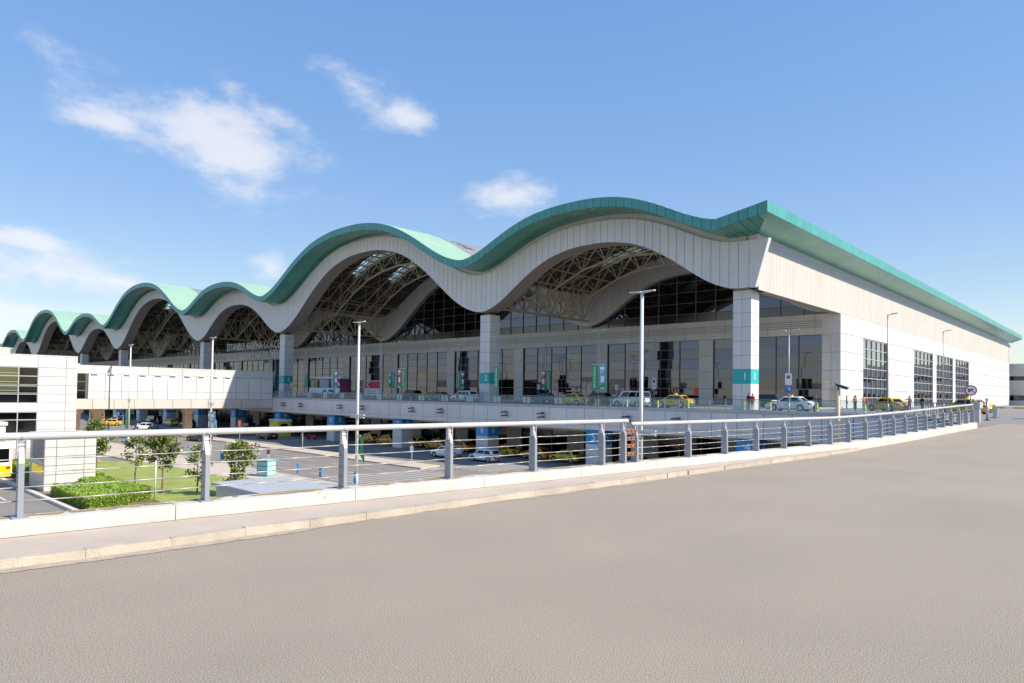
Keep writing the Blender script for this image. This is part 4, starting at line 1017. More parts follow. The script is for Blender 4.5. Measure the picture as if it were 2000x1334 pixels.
# blue parking boards along the kerb
for a in (59.3, 53.8, 49.9, 44.6, 39.1, 35.4, 28.0, 24.0, 18.5, 85.7, 82.5, 79.2, 75.4, 71.8):
    k = empty('parking_board', P(a, -37.75, -6.86), TH+random.uniform(-.15, .15), 'small blue upright board with white mark along the car park kerb', 'sign board', 'blue boards along the kerb')
    MB().tube((0, 0, 0), (0, 0, .4), .03, 6).build('stem', 'pole_grey', k)
    MB().box(-.17, .17, -.05, .05, .33, 1.25).build('board', 'banner_blue', k); MB().prism([(-.09, .8), (.1, .85), (.02, 1.05)], 'y', -.062, -.052).build('mark', 'letter_white', k)
tq = empty('turquoise_box', P(30.6, -39.6, -6.86), TH+.35, 'turquoise printed square box on the pavement near the no-stopping sign', 'box')
MB().box(-.62, .62, -.62, .62, 0, 1.5).build('body', 'turquoise', tq); MB().box(-.55, .55, -.55, .55, 1.5, 1.6).build('lid', 'strip_grey', tq)
for s in range(3):
    MB().box(-.5, .5, -.632, -.622, .15+s*.45, .45+s*.45).build('print_band', 'tint_green', tq); MB().box(.622, .632, -.5, .5, .15+s*.45, .45+s*.45).build('print_band', 'white_paint', tq)
wp = tag(MB().tube((0, 0, 0), (0, 0, 2.9), .055, 10).tube((0, 0, 0), (0, 0, .05), .13, 10).build('marker_post', 'pole', None, True), 'short plain white post standing on the lawn edge below the railing', 'post'); wp.location = P(22.3, -52.6, -6.86)
# yellow checkered kiosk under the deck
kq = empty('kiosk', P(83.5, -10.2, -7), TH, 'small yellow checkered kiosk with white top band under the deck', 'kiosk')
MB().box(-3.2, 0, 0, 2.6, 0, 2.7).build('body', 'sign_yellow', kq); MB().box(-3.3, .1, -.1, 2.7, 2.7, 3.1).build('top_band', 'white_paint', kq)
for k in range(14):
    MB().box(-3.3+k*.24, -3.3+k*.24+.12, -.112, -.1, 2.75+(k % 2)*.15, 2.9+(k % 2)*.15).build('checker', 'black', kq)
MB().box(.0, .012, .5, 1.9, 1.2, 2.3).build('window', 'car_glass', kq); MB().box(-2.8, -1.9, -.012, 0, .1, 2.1).build('door', 'white_paint', kq); MB().box(-1.6, -.3, -.012, 0, .4, 1.3).build('notice', 'letter_white', kq)
# floodlights on the deck fascia
FLD = ((83.7, 'beside the bridge end above the yellow kiosk'), (77.6, 'between the yellow kiosk and pillar 8'), (65.2, 'between pillars 7 and 8, nearer pillar 8'), (58.9, 'between pillars 7 and 8, nearer pillar 7'), (46.5, 'between pillars 6 and 7, nearer pillar 7'), (40.2, 'between pillars 6 and 7, nearer pillar 6'), (27.8, 'between pillars 5 and 6, nearer pillar 6'), (21.7, 'between pillars 5 and 6, nearer pillar 5'), (9.5, 'between pillars 4 and 5, nearer pillar 5'), (3.5, 'between pillars 4 and 5, nearer pillar 4'))
for a, wh in FLD:
    f = empty('floodlight', P(a, -8.68, -1.1), TH, 'dark floodlight pair on the deck fascia '+wh, 'floodlight', 'floodlights along the deck fascia')
    MB().tube((0, 0, 0), (-.1, -.5, .12), .035, 6).tube((0, 0, -.35), (-.1, -.45, -.3), .035, 6).build('bracket', 'dark_metal', f)
    for s, zz in ((-.5, .15), (-.45, -.3)): MB().hexa([(-.85, s-.15, zz-.12), (.1, s-.15, zz+.0), (.1, s+.15, zz+.0), (-.85, s+.15, zz-.12), (-.85, s-.15, zz+.03), (.1, s-.15, zz+.16), (.1, s+.15, zz+.16), (-.85, s+.15, zz+.03)]).build('lamp_head', 'dark_metal', f)
# bollards on the deck
for a in (-9.5, -2.6, -5.2, 3.4, 7.0, 10.9, 15.2, 19.8, -13.5):
    q = empty('bollard', P(a, -7.4, 0), TH, 'lime green and white plastic bollard behind the deck balustrade', 'bollard', 'deck edge bollards')
    MB().tube((0, 0, 0), (0, 0, .85), .10, 10).build('stem', 'bollard_green', q, True); MB().tube((0, 0, .12), (0, 0, .30), .105, 10).build('white_ring', 'white_paint', q, True); MB().tube((0, 0, .85), (0, 0, .92), .115, 10, r1=.07).build('cap', 'bollard_green', q, True)
# orange traffic cones on the lower road
for a, lb_ in ((95, 'orange traffic cone on the yellow patch, farther from the grey saloon'), (91.8, 'orange traffic cone on the yellow patch, nearer the grey saloon')): q = empty('traffic_cone', P(a, -27, -7), 0, lb_, 'cone', 'two orange cones'); MB().tube((0, 0, .04), (0, 0, .75), .16, 10, r1=.04).build('cone', 'sign_orange', q, True); MB().box(-.2, .2, -.2, .2, 0, .04).build('base', 'black', q)

# ------------------------------------------------------------------ gate at the ramp end
gx = Vector((28.99, 42.55, 0))
gate = empty('barrier_gate', Vector((gx.x, gx.y, 0)), ROT_R, 'grey barrier cabinet with pale yellow boom at the top of the ramp', 'barrier')
MB().box(-.20, .20, -.17, .17, 0, .92).build('cabinet', 'steel', gate); MB().box(-.34, .34, -.24, .24, .90, 1.30).build('housing', 'strip_grey', gate); MB().box(.201, .21, -.05, .05, .5, .62).build('lock', 'black', gate)
g2 = Vector((32.8, 47.1, 0))
s2 = empty('sensor_post', Vector((g2.x, g2.y, 0)), ROT_R, 'grey post with small camera on top beside the barrier', 'camera post'); MB().tube((0, 0, 0), (0, 0, 1.35), .085, 12).build('post', 'steel', s2, True); MB().box(-.16, .16, -.16, .16, 0, .05).build('base', 'dark_metal', s2); MB().box(-.15, .15, -.08, .08, 1.38, 1.52).build('camera', 'strip_grey', s2); MB().tube((0, 0, 1.3), (0, 0, 1.4), .04, 8).build('neck', 'dark_metal', s2)
bm = Vector((38.0, 53.6, 0))
bo = empty('boom_arm', Vector((bm.x, bm.y, 0)), ROT_R-R_(88), 'pale yellow horizontal boom arm across the road beyond the ramp', 'boom'); MB().box(0, 9, -.05, .05, .78, .90).build('arm', 'line_yellow', bo); MB().box(-.12, .12, -.1, .1, 0, .95).build('stand', 'steel', bo)
for k in range(6): MB().box(.6+k*1.5, 1.1+k*1.5, -.053, .053, .777, .903).build('white_stripe', 'white_paint', bo)
gb = Vector((38.5, 54.4, 0))
q = empty('bollard', Vector((gb.x, gb.y, 0)), ROT_R, 'large lime green and white bollard at the foot of the boom', 'bollard'); MB().tube((0, 0, .35), (0, 0, 1.05), .16, 12).build('upper', 'bollard_green', q, True); MB().tube((0, 0, 0), (0, 0, .36), .165, 12).build('lower', 'white_paint', q, True); MB().box(-.25, .25, -.25, .25, 0, .05).build('base', 'dark_metal', q)
# forbidden-weapons disc sign
gs = Vector((28.75, 42.75, 0))
ws = empty('weapons_sign', Vector((gs.x, gs.y, 0)), 0, 'round red-rimmed sign with crossed-out pistol above the barrier cabinet', 'sign'); ws.rotation_euler = (0, 0, -math.atan2(gs.x, gs.y))
zc = 2.0
MB().tube((0, 0, 0), (0, 0, 1.95), .035, 10).build('post', 'pole_grey', ws, True); disc(zc, .33, -.05, 28).build('disc', 'sign_red', ws); disc(zc, .26, -.064, 28).build('face', 'letter_white', ws)
MB().box(-.13, .13, -.09, -.08, zc+.02, zc+.085).box(-.13, -.05, -.09, -.08, zc-.11, zc+.02).build('pistol', 'black', ws)
MB().hexa([(-.20, -.102, zc+.12), (-.17, -.102, zc+.15), (-.17, -.094, zc+.15), (-.20, -.094, zc+.12), (.17, -.102, zc-.15), (.20, -.102, zc-.12), (.20, -.094, zc-.12), (.17, -.094, zc-.15)]).build('slash', 'sign_red', ws)
# CCTV on pale post beside the railing
cpz = RP(13.2, -.32, 0)
cc = empty('camera_post', Vector((cpz.x, cpz.y, -1.2)), 0, 'pale beige post with dark surveillance camera beside the ramp railing', 'camera post')
MB().tube((0, 0, 0), (0, 0, 2.92), .068, 14).build('post', 'pier_beige', cc, True); MB().tube((0, 0, 2.9), (0, 0, 3.02), .03, 8).build('neck', 'dark_metal', cc)
MB().tube((-.10, .0, 3.12), (.30, -.12, 2.96), .055, 10).build('camera', 'dark_metal', cc, True); MB().hexa([(-.16, -.07, 3.16), (.34, -.2, 2.98), (.36, -.06, 2.98), (-.14, .08, 3.16), (-.16, -.07, 3.19), (.34, -.2, 3.01), (.36, -.06, 3.01), (-.14, .08, 3.19)]).build('hood', 'pole_grey', cc)
wc = empty('wall_camera', P(.5, 26.2, 3.6), TH, 'small white surveillance camera on the hall corner above the plaque', 'camera'); MB().tube((0, 0, 0), (0, -.25, .0), .04, 8).build('bracket', 'white_paint', wc); MB().box(-.35, .1, -.38, -.2, -.08, .1).build('housing', 'white_paint', wc)
# far-right annex and light masts
an = empty('annex_building', P(-1, 181.5, 0), TH, 'grey and white annex building beyond the far end of the flank wall', 'building')
for z0, z1, m in ((0, 1.5, 'panel_side'), (1.5, 3.1, 'glass_dark'), (3.1, 7.6, 'panel_side'), (7.6, 8.9, 'glass_dark'), (8.9, 12.7, 'panel_side')): MB().box(-10, 60, 3, 26, z0+.01, z1).build('wall_band' if m != 'glass_dark' else 'window_band', m, an)
for k in range(9): MB().box(1+k*6.5, 1.25+k*6.5, 2.9, 3, 1.5, 3.1).build('mullion', 'mullion', an)
def mast(p, h, label):
    m_ = empty('light_mast', p, 0, label, 'light mast'); MB().tube((0, 0, 0), (0, 0, h), .35, 8, r1=.18).build('pole', 'pole_grey', m_, True)
    MB().tube((0, 0, h), (0, 0, h+.35), 1.6, 12).build('ring', 'pole_grey', m_)
    for k in range(8): t = 2*math.pi*k/8; MB().box(1.9*math.cos(t)-.35, 1.9*math.cos(t)+.35, 1.9*math.sin(t)-.35, 1.9*math.sin(t)+.35, h-.5, h+.1).build('lamp_head', 'pole_grey', m_)
mast(P(-8, 225, 0), 22, 'tall grey floodlight mast beyond the annex building')
mast(P(420, 60, -7), 32, 'distant floodlight mast beyond the far end of the terminal')

# ------------------------------------------------------------------ vehicles
KINDS = {   # L, W, H, hood z, belt z, boot z, cabin x: screen base, roof front, roof rear, rear base
 'sedan': dict(L=4.55, W=1.78, H=1.48, hood=.86, belt=.93, boot=1.02, cab=(1.05, .30, -1.05, -1.75), wb=2.65),
 'hatch': dict(L=4.10, W=1.74, H=1.48, hood=.88, belt=.95, boot=.98, cab=(1.05, .38, -1.45, -1.98), wb=2.55),
 'suv':   dict(L=4.45, W=1.84, H=1.68, hood=1.02, belt=1.10, boot=1.12, cab=(1.00, .35, -1.75, -2.12), wb=2.65),
 'van':   dict(L=4.45, W=1.82, H=1.86, hood=1.02, belt=1.12, boot=1.12, cab=(1.30, .62, -2.05, -2.18), wb=2.75),
 'minibus': dict(L=5.1, W=1.95, H=1.95, hood=1.10, belt=1.18, boot=1.18, cab=(1.75, 1.00, -2.42, -2.52), wb=3.2),
}
_cache = {}
def wheel_mesh():
    if 'wh' not in _cache:
        _cache['wh'] = (MB().tube((0, -.10, 0), (0, .10, 0), .325, 20).mesh('tyre', 'tyre', False), MB().tube((0, -.108, 0), (0, .108, 0), .215, 14).tube((0, -.112, 0), (0, .112, 0), .06, 8).mesh('rim', 'rim'))
    return _cache['wh']
def car_meshes(kind, paint):
    key = (kind, paint)
    if key in _cache: return _cache[key]
    k = KINDS[kind]; L, W, H = k['L']/2, k['W']/2, k['H']; c = k['cab']; out = []
    # lower body, lofted along x
    st = [(-L, .42, .62, .74), (-L+.04, .30, k['boot']-.10, .88), (-L+.22, .24, k['boot'], .96), (-L+.55, .20, k['boot'], .99), (c[3]+.05, .19, k['belt']+.02, 1.0), (0, .18, k['belt'], 1.0), (c[0]-.05, .19, k['belt']-.01, 1.0), (L-.75, .20, k['hood'], .985), (L-.30, .22, k['hood']-.09, .94), (L-.06, .28, k['hood']-.22, .84), (L, .38, .58, .70)]
    b = MB(); rings = []
    for x, zb, zt, w in st:
        hw = W*w; zm = zb+(zt-zb)*.42
        half = [(0, zb), (hw*.86, zb), (hw*.985, zb+.10), (hw, zm), (hw*.985, zt-.16), (hw*.93, zt-.03), (hw*.70, zt+.012), (0, zt+.03)]
        ring = [(x, y, z) for y, z in half]+[(x, -y, z) for y, z in half[-2:0:-1]]
        i = len(b.v); b.v += ring; rings.append((i, len(ring)))
    for (i, n), (j, _) in zip(rings, rings[1:]):
        for q in range(n): b.f.append((i+q, j+q, j+(q+1) % n, i+(q+1) % n)[::-1]); b.m.append(0)
    i, n = rings[0]; b.f.append(tuple(range(i, i+n))); b.m.append(0); i, n = rings[-1]; b.f.append(tuple(range(i, i+n))[::-1]); b.m.append(0)
    out.append(('body', b.mesh('body', paint, True)))
    # cabin shell
    wb_, wr = W*.90, W*.70 if H < 1.6 else W*.80; zb, zr = k['belt']-.04, H
    B = [(c[0], wb_), (c[3], wb_)]; Tp = [(c[1], wr), (c[2], wr)]
    cb = MB(); mid = zr-.10
    def lerp(t, p, q): return (p[0]+(q[0]-p[0])*t, p[1]+(q[1]-p[1])*t)
    t = (mid-zb)/(zr-zb); Fm, Rm = lerp(t, B[0], Tp[0]), lerp(t, B[1], Tp[1])
    lv = [((B[1][0], B[0][0]), wb_, zb), ((Rm[0], Fm[0]), Fm[1], mid), ((Tp[1][0]-.02, Tp[0][0]+.02), wr*.93, zr-.02), ((Tp[1][0]+.25, Tp[0][0]-.22), wr*.6, zr)]
    base = len(cb.v)
    for (x0, x1), w, z in lv: cb.v += [(x0, -w, z), (x1, -w, z), (x1, w, z), (x0, w, z)]
    for q in range(3):
        for e in range(4): cb.f.append((q*4+e, q*4+(e+1) % 4, q*4+4+(e+1) % 4, q*4+4+e)); cb.m.append(0)
    cb.f.append((12, 13, 14, 15)); cb.m.append(0)
    out.append(('cabin', cb.mesh('cabin', paint)))
    # glass panes lying just proud of the shell
    def facept(u, v, quad):   # bilinear
        p = [Vector(q) for q in quad]; return (p[0]*(1-u)+p[1]*u)*(1-v)+(p[3]*(1-u)+p[2]*u)*v
    def pane(quad, u0, u1, v0, v1, name):
        q = [Vector(p) for p in quad]; n = (q[1]-q[0]).cross(q[3]-q[0]).normalized()*.012
        pts = [facept(u0, v0, quad), facept(u1, v0, quad), facept(u1, v1, quad), facept(u0, v1, quad)]
        out.append((name, MB().hexa([p for p in pts]+[p+n for p in pts]).mesh(name, 'car_glass')))
    V0 = [Vector(v) for v in cb.v]
    fq = [V0[1], V0[2], V0[6], V0[5]]; rq = [V0[3], V0[0], V0[4], V0[7]]; sl_ = [V0[2], V0[3], V0[7], V0[6]]; sr_ = [V0[0], V0[1], V0[5], V0[4]]
    pane(fq, .07, .93, .08, .95, 'windscreen'); pane(rq, .10, .90, .22, .93, 'rear_window')
    for q, rev in ((sl_, 0), (sr_, 1)):
        cuts = ((.08, .47), (.51, .86)) if kind in ('sedan', 'hatch') else ((.07, .36), (.39, .68), (.71, .93))
        for u0, u1 in cuts:
            if rev: u0, u1 = 1-u1, 1-u0
            pane(q, u0, u1, .14, .93, 'side_window')
    for s in (-1, 1):
        out.append(('headlight', MB().hexa([(L-.20, s*W*.58, k['hood']-.30), (L-.03, s*W*.50, k['hood']-.32), (L-.22, s*W*.92, k['hood']-.28), (L-.42, s*W*.92, k['hood']-.26), (L-.26, s*W*.58, k['hood']-.15), (L-.09, s*W*.50, k['hood']-.18), (L-.28, s*W*.90, k['hood']-.14), (L-.48, s*W*.90, k['hood']-.12)]).mesh('headlight', 'lamp_clear')))
        out.append(('tail_light', MB().box(-L-.008, -L+.24, min(s*W*.60, s*W*.95), max(s*W*.60, s*W*.95), k['boot']-.34, k['boot']-.16).mesh('tail_light', 'lamp_red')))
        out.append(('mirror', MB().box(c[0]-.35, c[0]-.18, min(s*W*.98, s*W*1.12), max(s*W*.98, s*W*1.12), k['belt']+.02, k['belt']+.14).mesh('mirror', paint)))
    out.append(('plate', MB().box(-L-.02, -L+.03, -.26, .26, .56, .68).mesh('plate', 'letter_white')))
    out.append(('grille', MB().box(L-.10, L+.012, -.42, .42, .36, .52).mesh('grille', 'black')))
    out.append(('sill', MB().box(-L+.3, L-.3, -W*.95, W*.95, .15, .24).mesh('sill', 'black')))
    for s in (-1, 1):
        for e in (-1, 1): out.append(('wheel_arch', MB().tube((e*k['wb']/2, s*(W-.06), .34), (e*k['wb']/2, s*(W+.004), .34), .385, 20).mesh('wheel_arch', 'black')))
    _cache[key] = out; return out
def car(kind, paint, loc, rz, label, taxi=False, group=None, cat=None):
    o = empty('taxi' if taxi else {'van': 'van', 'minibus': 'minibus'}.get(kind, 'car'), loc, rz, label, cat or ('taxi' if taxi else {'van': 'van', 'minibus': 'van'}.get(kind, 'car')), group)
    o.scale = (1.03,)*3
    for n, me in car_meshes(kind, paint): link(n, me, o)
    k = KINDS[kind]; ty, rm = wheel_mesh()
    for s in (-1, 1):
        for e in (-1, 1): w = link('wheel', ty, o, (e*k['wb']/2, s*(k['W']/2-.095), .325)); link('rim', rm, w)
    if taxi:
        if 'ts' not in _cache: _cache['ts'] = MB().hexa([(-.10, -.22, 0), (.10, -.22, 0), (.10, .22, 0), (-.10, .22, 0), (-.06, -.18, .15), (.06, -.18, .15), (.06, .18, .15), (-.06, .18, .15)]).mesh('roof_sign', 'lamp_amber')
        link('roof_sign', _cache['ts'], o, (-.2, 0, k['H']-.005))
        for s in (-1, 1): put_text('door_lettering', 'TAKSİ', .26, 'black', o, (-.1, s*(k['W']/2+.004), .62), (math.pi/2, 0, 0 if s < 0 else math.pi))
    return o
LEFT, RIGHTH = TH+math.pi, TH
low = lambda a, b_: P(a, b_, -7.0)
car('sedan', 'car_white', low(35.1, -12.6), LEFT, 'white sedan driving in the shade in front of pillar 6')
car('hatch', 'car_white', low(28.3, -12.3), LEFT+.05, 'white hatchback with red tail lights passing pillar 6')
TX = [(63.1, -4.85, 'taxi_orange', 'orange taxi waiting between pillars 7 and 8'), (58.0, -4.85, 'taxi_orange', 'orange taxi half hidden behind pillar 7'), (51.0, -4.85, 'taxi_lemon', 'lemon yellow taxi just right of pillar 7'), (45.8, -4.85, 'taxi_orange', 'orange taxi behind the white sedan'), (40.6, -4.85, 'taxi_orange', 'orange taxi with its tail hidden behind pillar 6'), (32.0, -4.85, 'taxi_lemon', 'lemon yellow taxi right behind the white hatchback'), (26.3, -4.85, 'taxi_orange', 'orange taxi between pillars 5 and 6 behind a railing post'), (21.4, -4.85, 'taxi_lemon', 'lemon yellow taxi beside pillar 5'), (11.5, -4.85, 'taxi_lemon', 'lemon yellow taxi on the hidden side of pillar 5')]
for a, b_, m, lab in TX: car('sedan', m, low(a, b_), LEFT+random.uniform(-.05, .05), lab, True, 'taxis waiting under the deck')
car('sedan', 'car_black', low(79.2, -14.5), LEFT+.02, 'black saloon with lit red tail lights before the yellow kiosk')
car('sedan', 'car_grey', low(80.5, -25.4), RIGHTH+math.pi+.25, 'dark grey saloon on the sunny road behind the blue poster banner')
car('van', 'car_silver', low(80.5, -33.2), LEFT+.35, 'silver van with white striped rear doors by the blue boards')
car('minibus', 'car_black', low(140, -11.5), LEFT, 'black minibus beside the triangular warning sign')
car('sedan', 'taxi_lemon', low(129.5, -11.5), LEFT, 'lemon taxi between black minibus and black off-roader', True, 'taxis near the bridge')
car('suv', 'car_black', low(121.5, -11.0), LEFT, 'black off-roader parked by pillar 11')
car('sedan', 'taxi_lemon', low(133, -3.5), LEFT, 'yellow taxi in deep shade behind pillar 11', True, 'taxis near the bridge')
car('van', 'car_white', low(170, -9.5), LEFT, 'white people carrier at the far end of the lower road')
car('sedan', 'taxi_yellow', low(137, -21.5), LEFT+1.2, 'yellow taxi seen from behind beside the beige bridge pier', True, 'taxis near the bridge')
car('sedan', 'taxi_orange', low(152, -19.5), LEFT+.5, 'orange taxi behind the beige bridge pier', True, 'taxis near the bridge')
car('sedan', 'taxi_orange', low(160, -17.5), LEFT+.4, 'second orange taxi further behind the bridge pier', True, 'taxis near the bridge')
car('hatch', 'car_white', low(116, -21.5), LEFT+.9, 'white car behind the green lamp banner under the bridge')
car('suv', 'car_blue', low(103, -6.5), LEFT, 'dark blue off-roader parked by pillar 10')
dkp = lambda a, b_: P(a, b_, 0.004)
car('sedan', 'taxi_yellow', dkp(-9.6, 15.0), LEFT-.55, 'yellow taxi with roof sign before the first flank window', True, 'taxis on the departures level')
car('sedan', 'taxi_yellow', dkp(-17.8, 11.5), LEFT-.35, 'yellow taxi beside the barrier and crossed-pistol sign', True, 'taxis on the departures level')
car('sedan', 'car_white', dkp(-4.4, -.5), LEFT, 'white saloon with yellow taxi roof beside column 1', True)
car('sedan', 'taxi_yellow', dkp(10.2, 1.7), LEFT, 'yellow taxi under the shop logo behind the balustrade', True, 'taxis on the departures level')
car('van', 'car_white', dkp(14.3, -1.4), LEFT, 'white high-roofed van behind the deck balustrade')
car('sedan', 'taxi_lemon', dkp(23.2, -1.5), LEFT, 'lemon yellow taxi between column 2 and the white van', True, 'taxis on the departures level')
car('suv', 'car_white', dkp(43.8, -1.5), LEFT, 'white off-roader on the deck partly behind column 2')
car('sedan', 'car_blue', dkp(34.0, 5.5), LEFT, 'dark blue car just right of column 2')
car('suv', 'car_black', dkp(29.5, 12.5), LEFT, 'black off-roader by the hall doors right of column 2')
car('sedan', 'car_black', dkp(49.8, 5.0), LEFT, 'black car behind the balustrade beside the white off-roader')
car('sedan', 'car_grey', dkp(56.5, 4.5), LEFT, 'grey car behind the balustrade under the red poster banner')
car('suv', 'car_black', dkp(63.5, 4.0), LEFT, 'black off-roader behind the balustrade near the flagpoles')
car('sedan', 'taxi_yellow', dkp(66.5, 11.5), LEFT, 'yellow taxi by the hall doors near the flagpoles', True, 'taxis on the departures level')
car('suv', 'car_black', dkp(3.0, 10.5), LEFT, 'black off-roader parked left of column 1')
# coach on the deck
co = empty('coach', dkp(84.0, .6), LEFT, 'purple and white coach with printed sides behind column 3', 'bus')
def rbox(L0, L1, W, z0, z1, r=.22):
    b = MB(); sec = [(-W+.05, z0), (W-.05, z0), (W, z0+.3), (W, z1-r), (W-r, z1), (-W+r, z1), (-W, z1-r), (-W, z0+.3)]
    b.prism(sec, 'x', L0, L1); return b
rbox(-5.4, 5.4, 1.25, .35, 3.75).build('body', 'bus_purple', co); rbox(-5.0, 4.2, .95, 3.74, 3.98, .1).build('roof_unit', 'white_paint', co)
for s in (-1, 1):
    y = s*1.252; y2 = s*1.275
    MB().box(-5.35, 5.35, min(y, y2), max(y, y2), .9, 1.95).build('white_band', 'letter_white', co)
    MB().box(1.7, 5.3, min(y, y2), max(y, y2), 2.0, 3.3).build('side_window', 'car_glass', co)
    MB().box(-1.6, 1.6, min(y, y2), max(y, y2), 1.97, 3.6).build('printed_patch', 'car_silver', co)
    for k in range(3): MB().box(-4.9, -2.3-.2*k, min(y, y2), max(y, y2), 3.1-.3*k, 3.22-.3*k).build('print_line', 'letter_white', co)
    MB().box(-3.4, -1.6, min(y2, s*1.28), max(y2, s*1.28), 1.15, 1.7).build('print_patch', 'sign_blue', co); MB().box(-.9, .4, min(y2, s*1.28), max(y2, s*1.28), 1.2, 1.6).build('print_patch', 'banner_purple', co)
    for e in (-3.3, 3.4): w = MB().tube((e, s*1.0, .5), (e, s*1.29, .5), .5, 18).build('wheel', 'tyre', co); MB().tube((e, s*1.28, .5), (e, s*1.30, .5), .28, 14).build('rim', 'rim', w)
MB().box(5.39, 5.42, -1.1, 1.1, 1.3, 3.4).build('windscreen', 'car_glass', co); MB().box(5.39, 5.44, -1.0, 1.0, .5, .75).build('bumper', 'black', co)
# billboard with red flag panel behind the coach
fb_ = empty('flag_billboard', dkp(73.2, 3.0), TH, 'white billboard with red flag panel and crescent beside the coach', 'billboard')
MB().box(-2.6, 2.6, -.1, .1, .6, 3.4).build('panel', 'white_paint', fb_); MB().box(-2.4, 2.4, -.125, -.105, 2.0, 3.3).build('flag_panel', 'sign_red', fb_)
cr = MB(); n = 16
pts = [(-1.3+.48*math.cos(t), 2.65+.48*math.sin(t)) for t in [R_(50)+R_(260)*q/n for q in range(n+1)]]+[(-1.17+.38*math.cos(t), 2.65+.38*math.sin(t)) for t in [R_(300)-R_(240)*q/n for q in range(n+1)]]
for q in range(n): cr.poly([(pts[q][0], -.135, pts[q][1]), (pts[q+1][0], -.135, pts[q+1][1]), (pts[2*n-q][0], -.135, pts[2*n-q][1]), (pts[2*n+1-q][0], -.135, pts[2*n+1-q][1])])
cr.build('crescent', 'letter_white', fb_)
for k in range(3): MB().box(-2.0, 1.6-.5*k, -.125, -.105, 1.6-.3*k, 1.72-.3*k).build('print_line', 'strip_grey', fb_)
for e in (-2.2, 2.2): MB().tube((e, 0, 0), (e, 0, .7), .08, 8).build('leg', 'pole_grey', fb_)
# city bus at the lower left
cb_ = empty('city_bus', P(49.3, -58.6, -7), LEFT, 'yellow and white city bus parked beside the service huts', 'bus')
rbox(-6, 6, 1.27, .3, 3.15).build('body', 'white_paint', cb_)
for s in (-1, 1):
    y, y2 = s*1.272, s*1.30
    MB().prism([(-6.0, .35), (6.0, .35), (6.0, 1.25), (-5.0, 1.25), (-6.0, 1.7)], 'y', min(y, y2), max(y, y2)).build('yellow_skirt', 'bus_yellow', cb_)
    for k in range(6): MB().box(-5.2+k*1.75, -3.65+k*1.75, min(y, y2), max(y, y2), 1.45, 2.75).build('side_window', 'car_glass', cb_)
    for e in (-3.6, 3.6): w = MB().tube((e, s*1.0, .5), (e, s*1.31, .5), .5, 18).build('wheel', 'tyre', cb_); MB().tube((e, s*1.3, .5), (e, s*1.32, .5), .28, 14).build('rim', 'rim', w)
MB().box(-6.03, -6.0, -1.2, 1.2, .35, 1.3).build('rear_panel', 'bus_yellow', cb_); MB().box(-6.03, -6.0, -1.05, 1.05, 1.6, 2.8).build('rear_window', 'car_glass', cb_)
for s in (-1, 1): MB().box(-6.05, -6.0, min(s*.85, s*1.15), max(s*.85, s*1.15), 1.0, 1.2).build('tail_light', 'lamp_red', cb_)
MB().box(-6.045, -6.03, -.5, .5, .55, .72).build('plate', 'letter_white', cb_)
# scooter under the deck
mo = empty('scooter', low(73.6, -9.2), LEFT+.5, 'red and black motor scooter parked beside pillar 8', 'scooter')
for e in (-.6, .6): MB().tube((e, -.05, .27), (e, .05, .27), .27, 14).build('wheel', 'tyre', mo)
MB().prism([(-.7, .45), (-.1, .3), (.25, .3), (.45, .9), (.35, .95), (.15, .5), (-.1, .55), (-.15, .8), (-.75, .8)], 'y', -.14, .14).build('body', 'sign_red', mo); MB().box(-.72, -.1, -.13, .13, .8, .9).build('seat', 'black', mo); MB().tube((.42, -.3, 1.02), (.42, .3, 1.02), .025, 8).build('handlebar', 'black', mo)

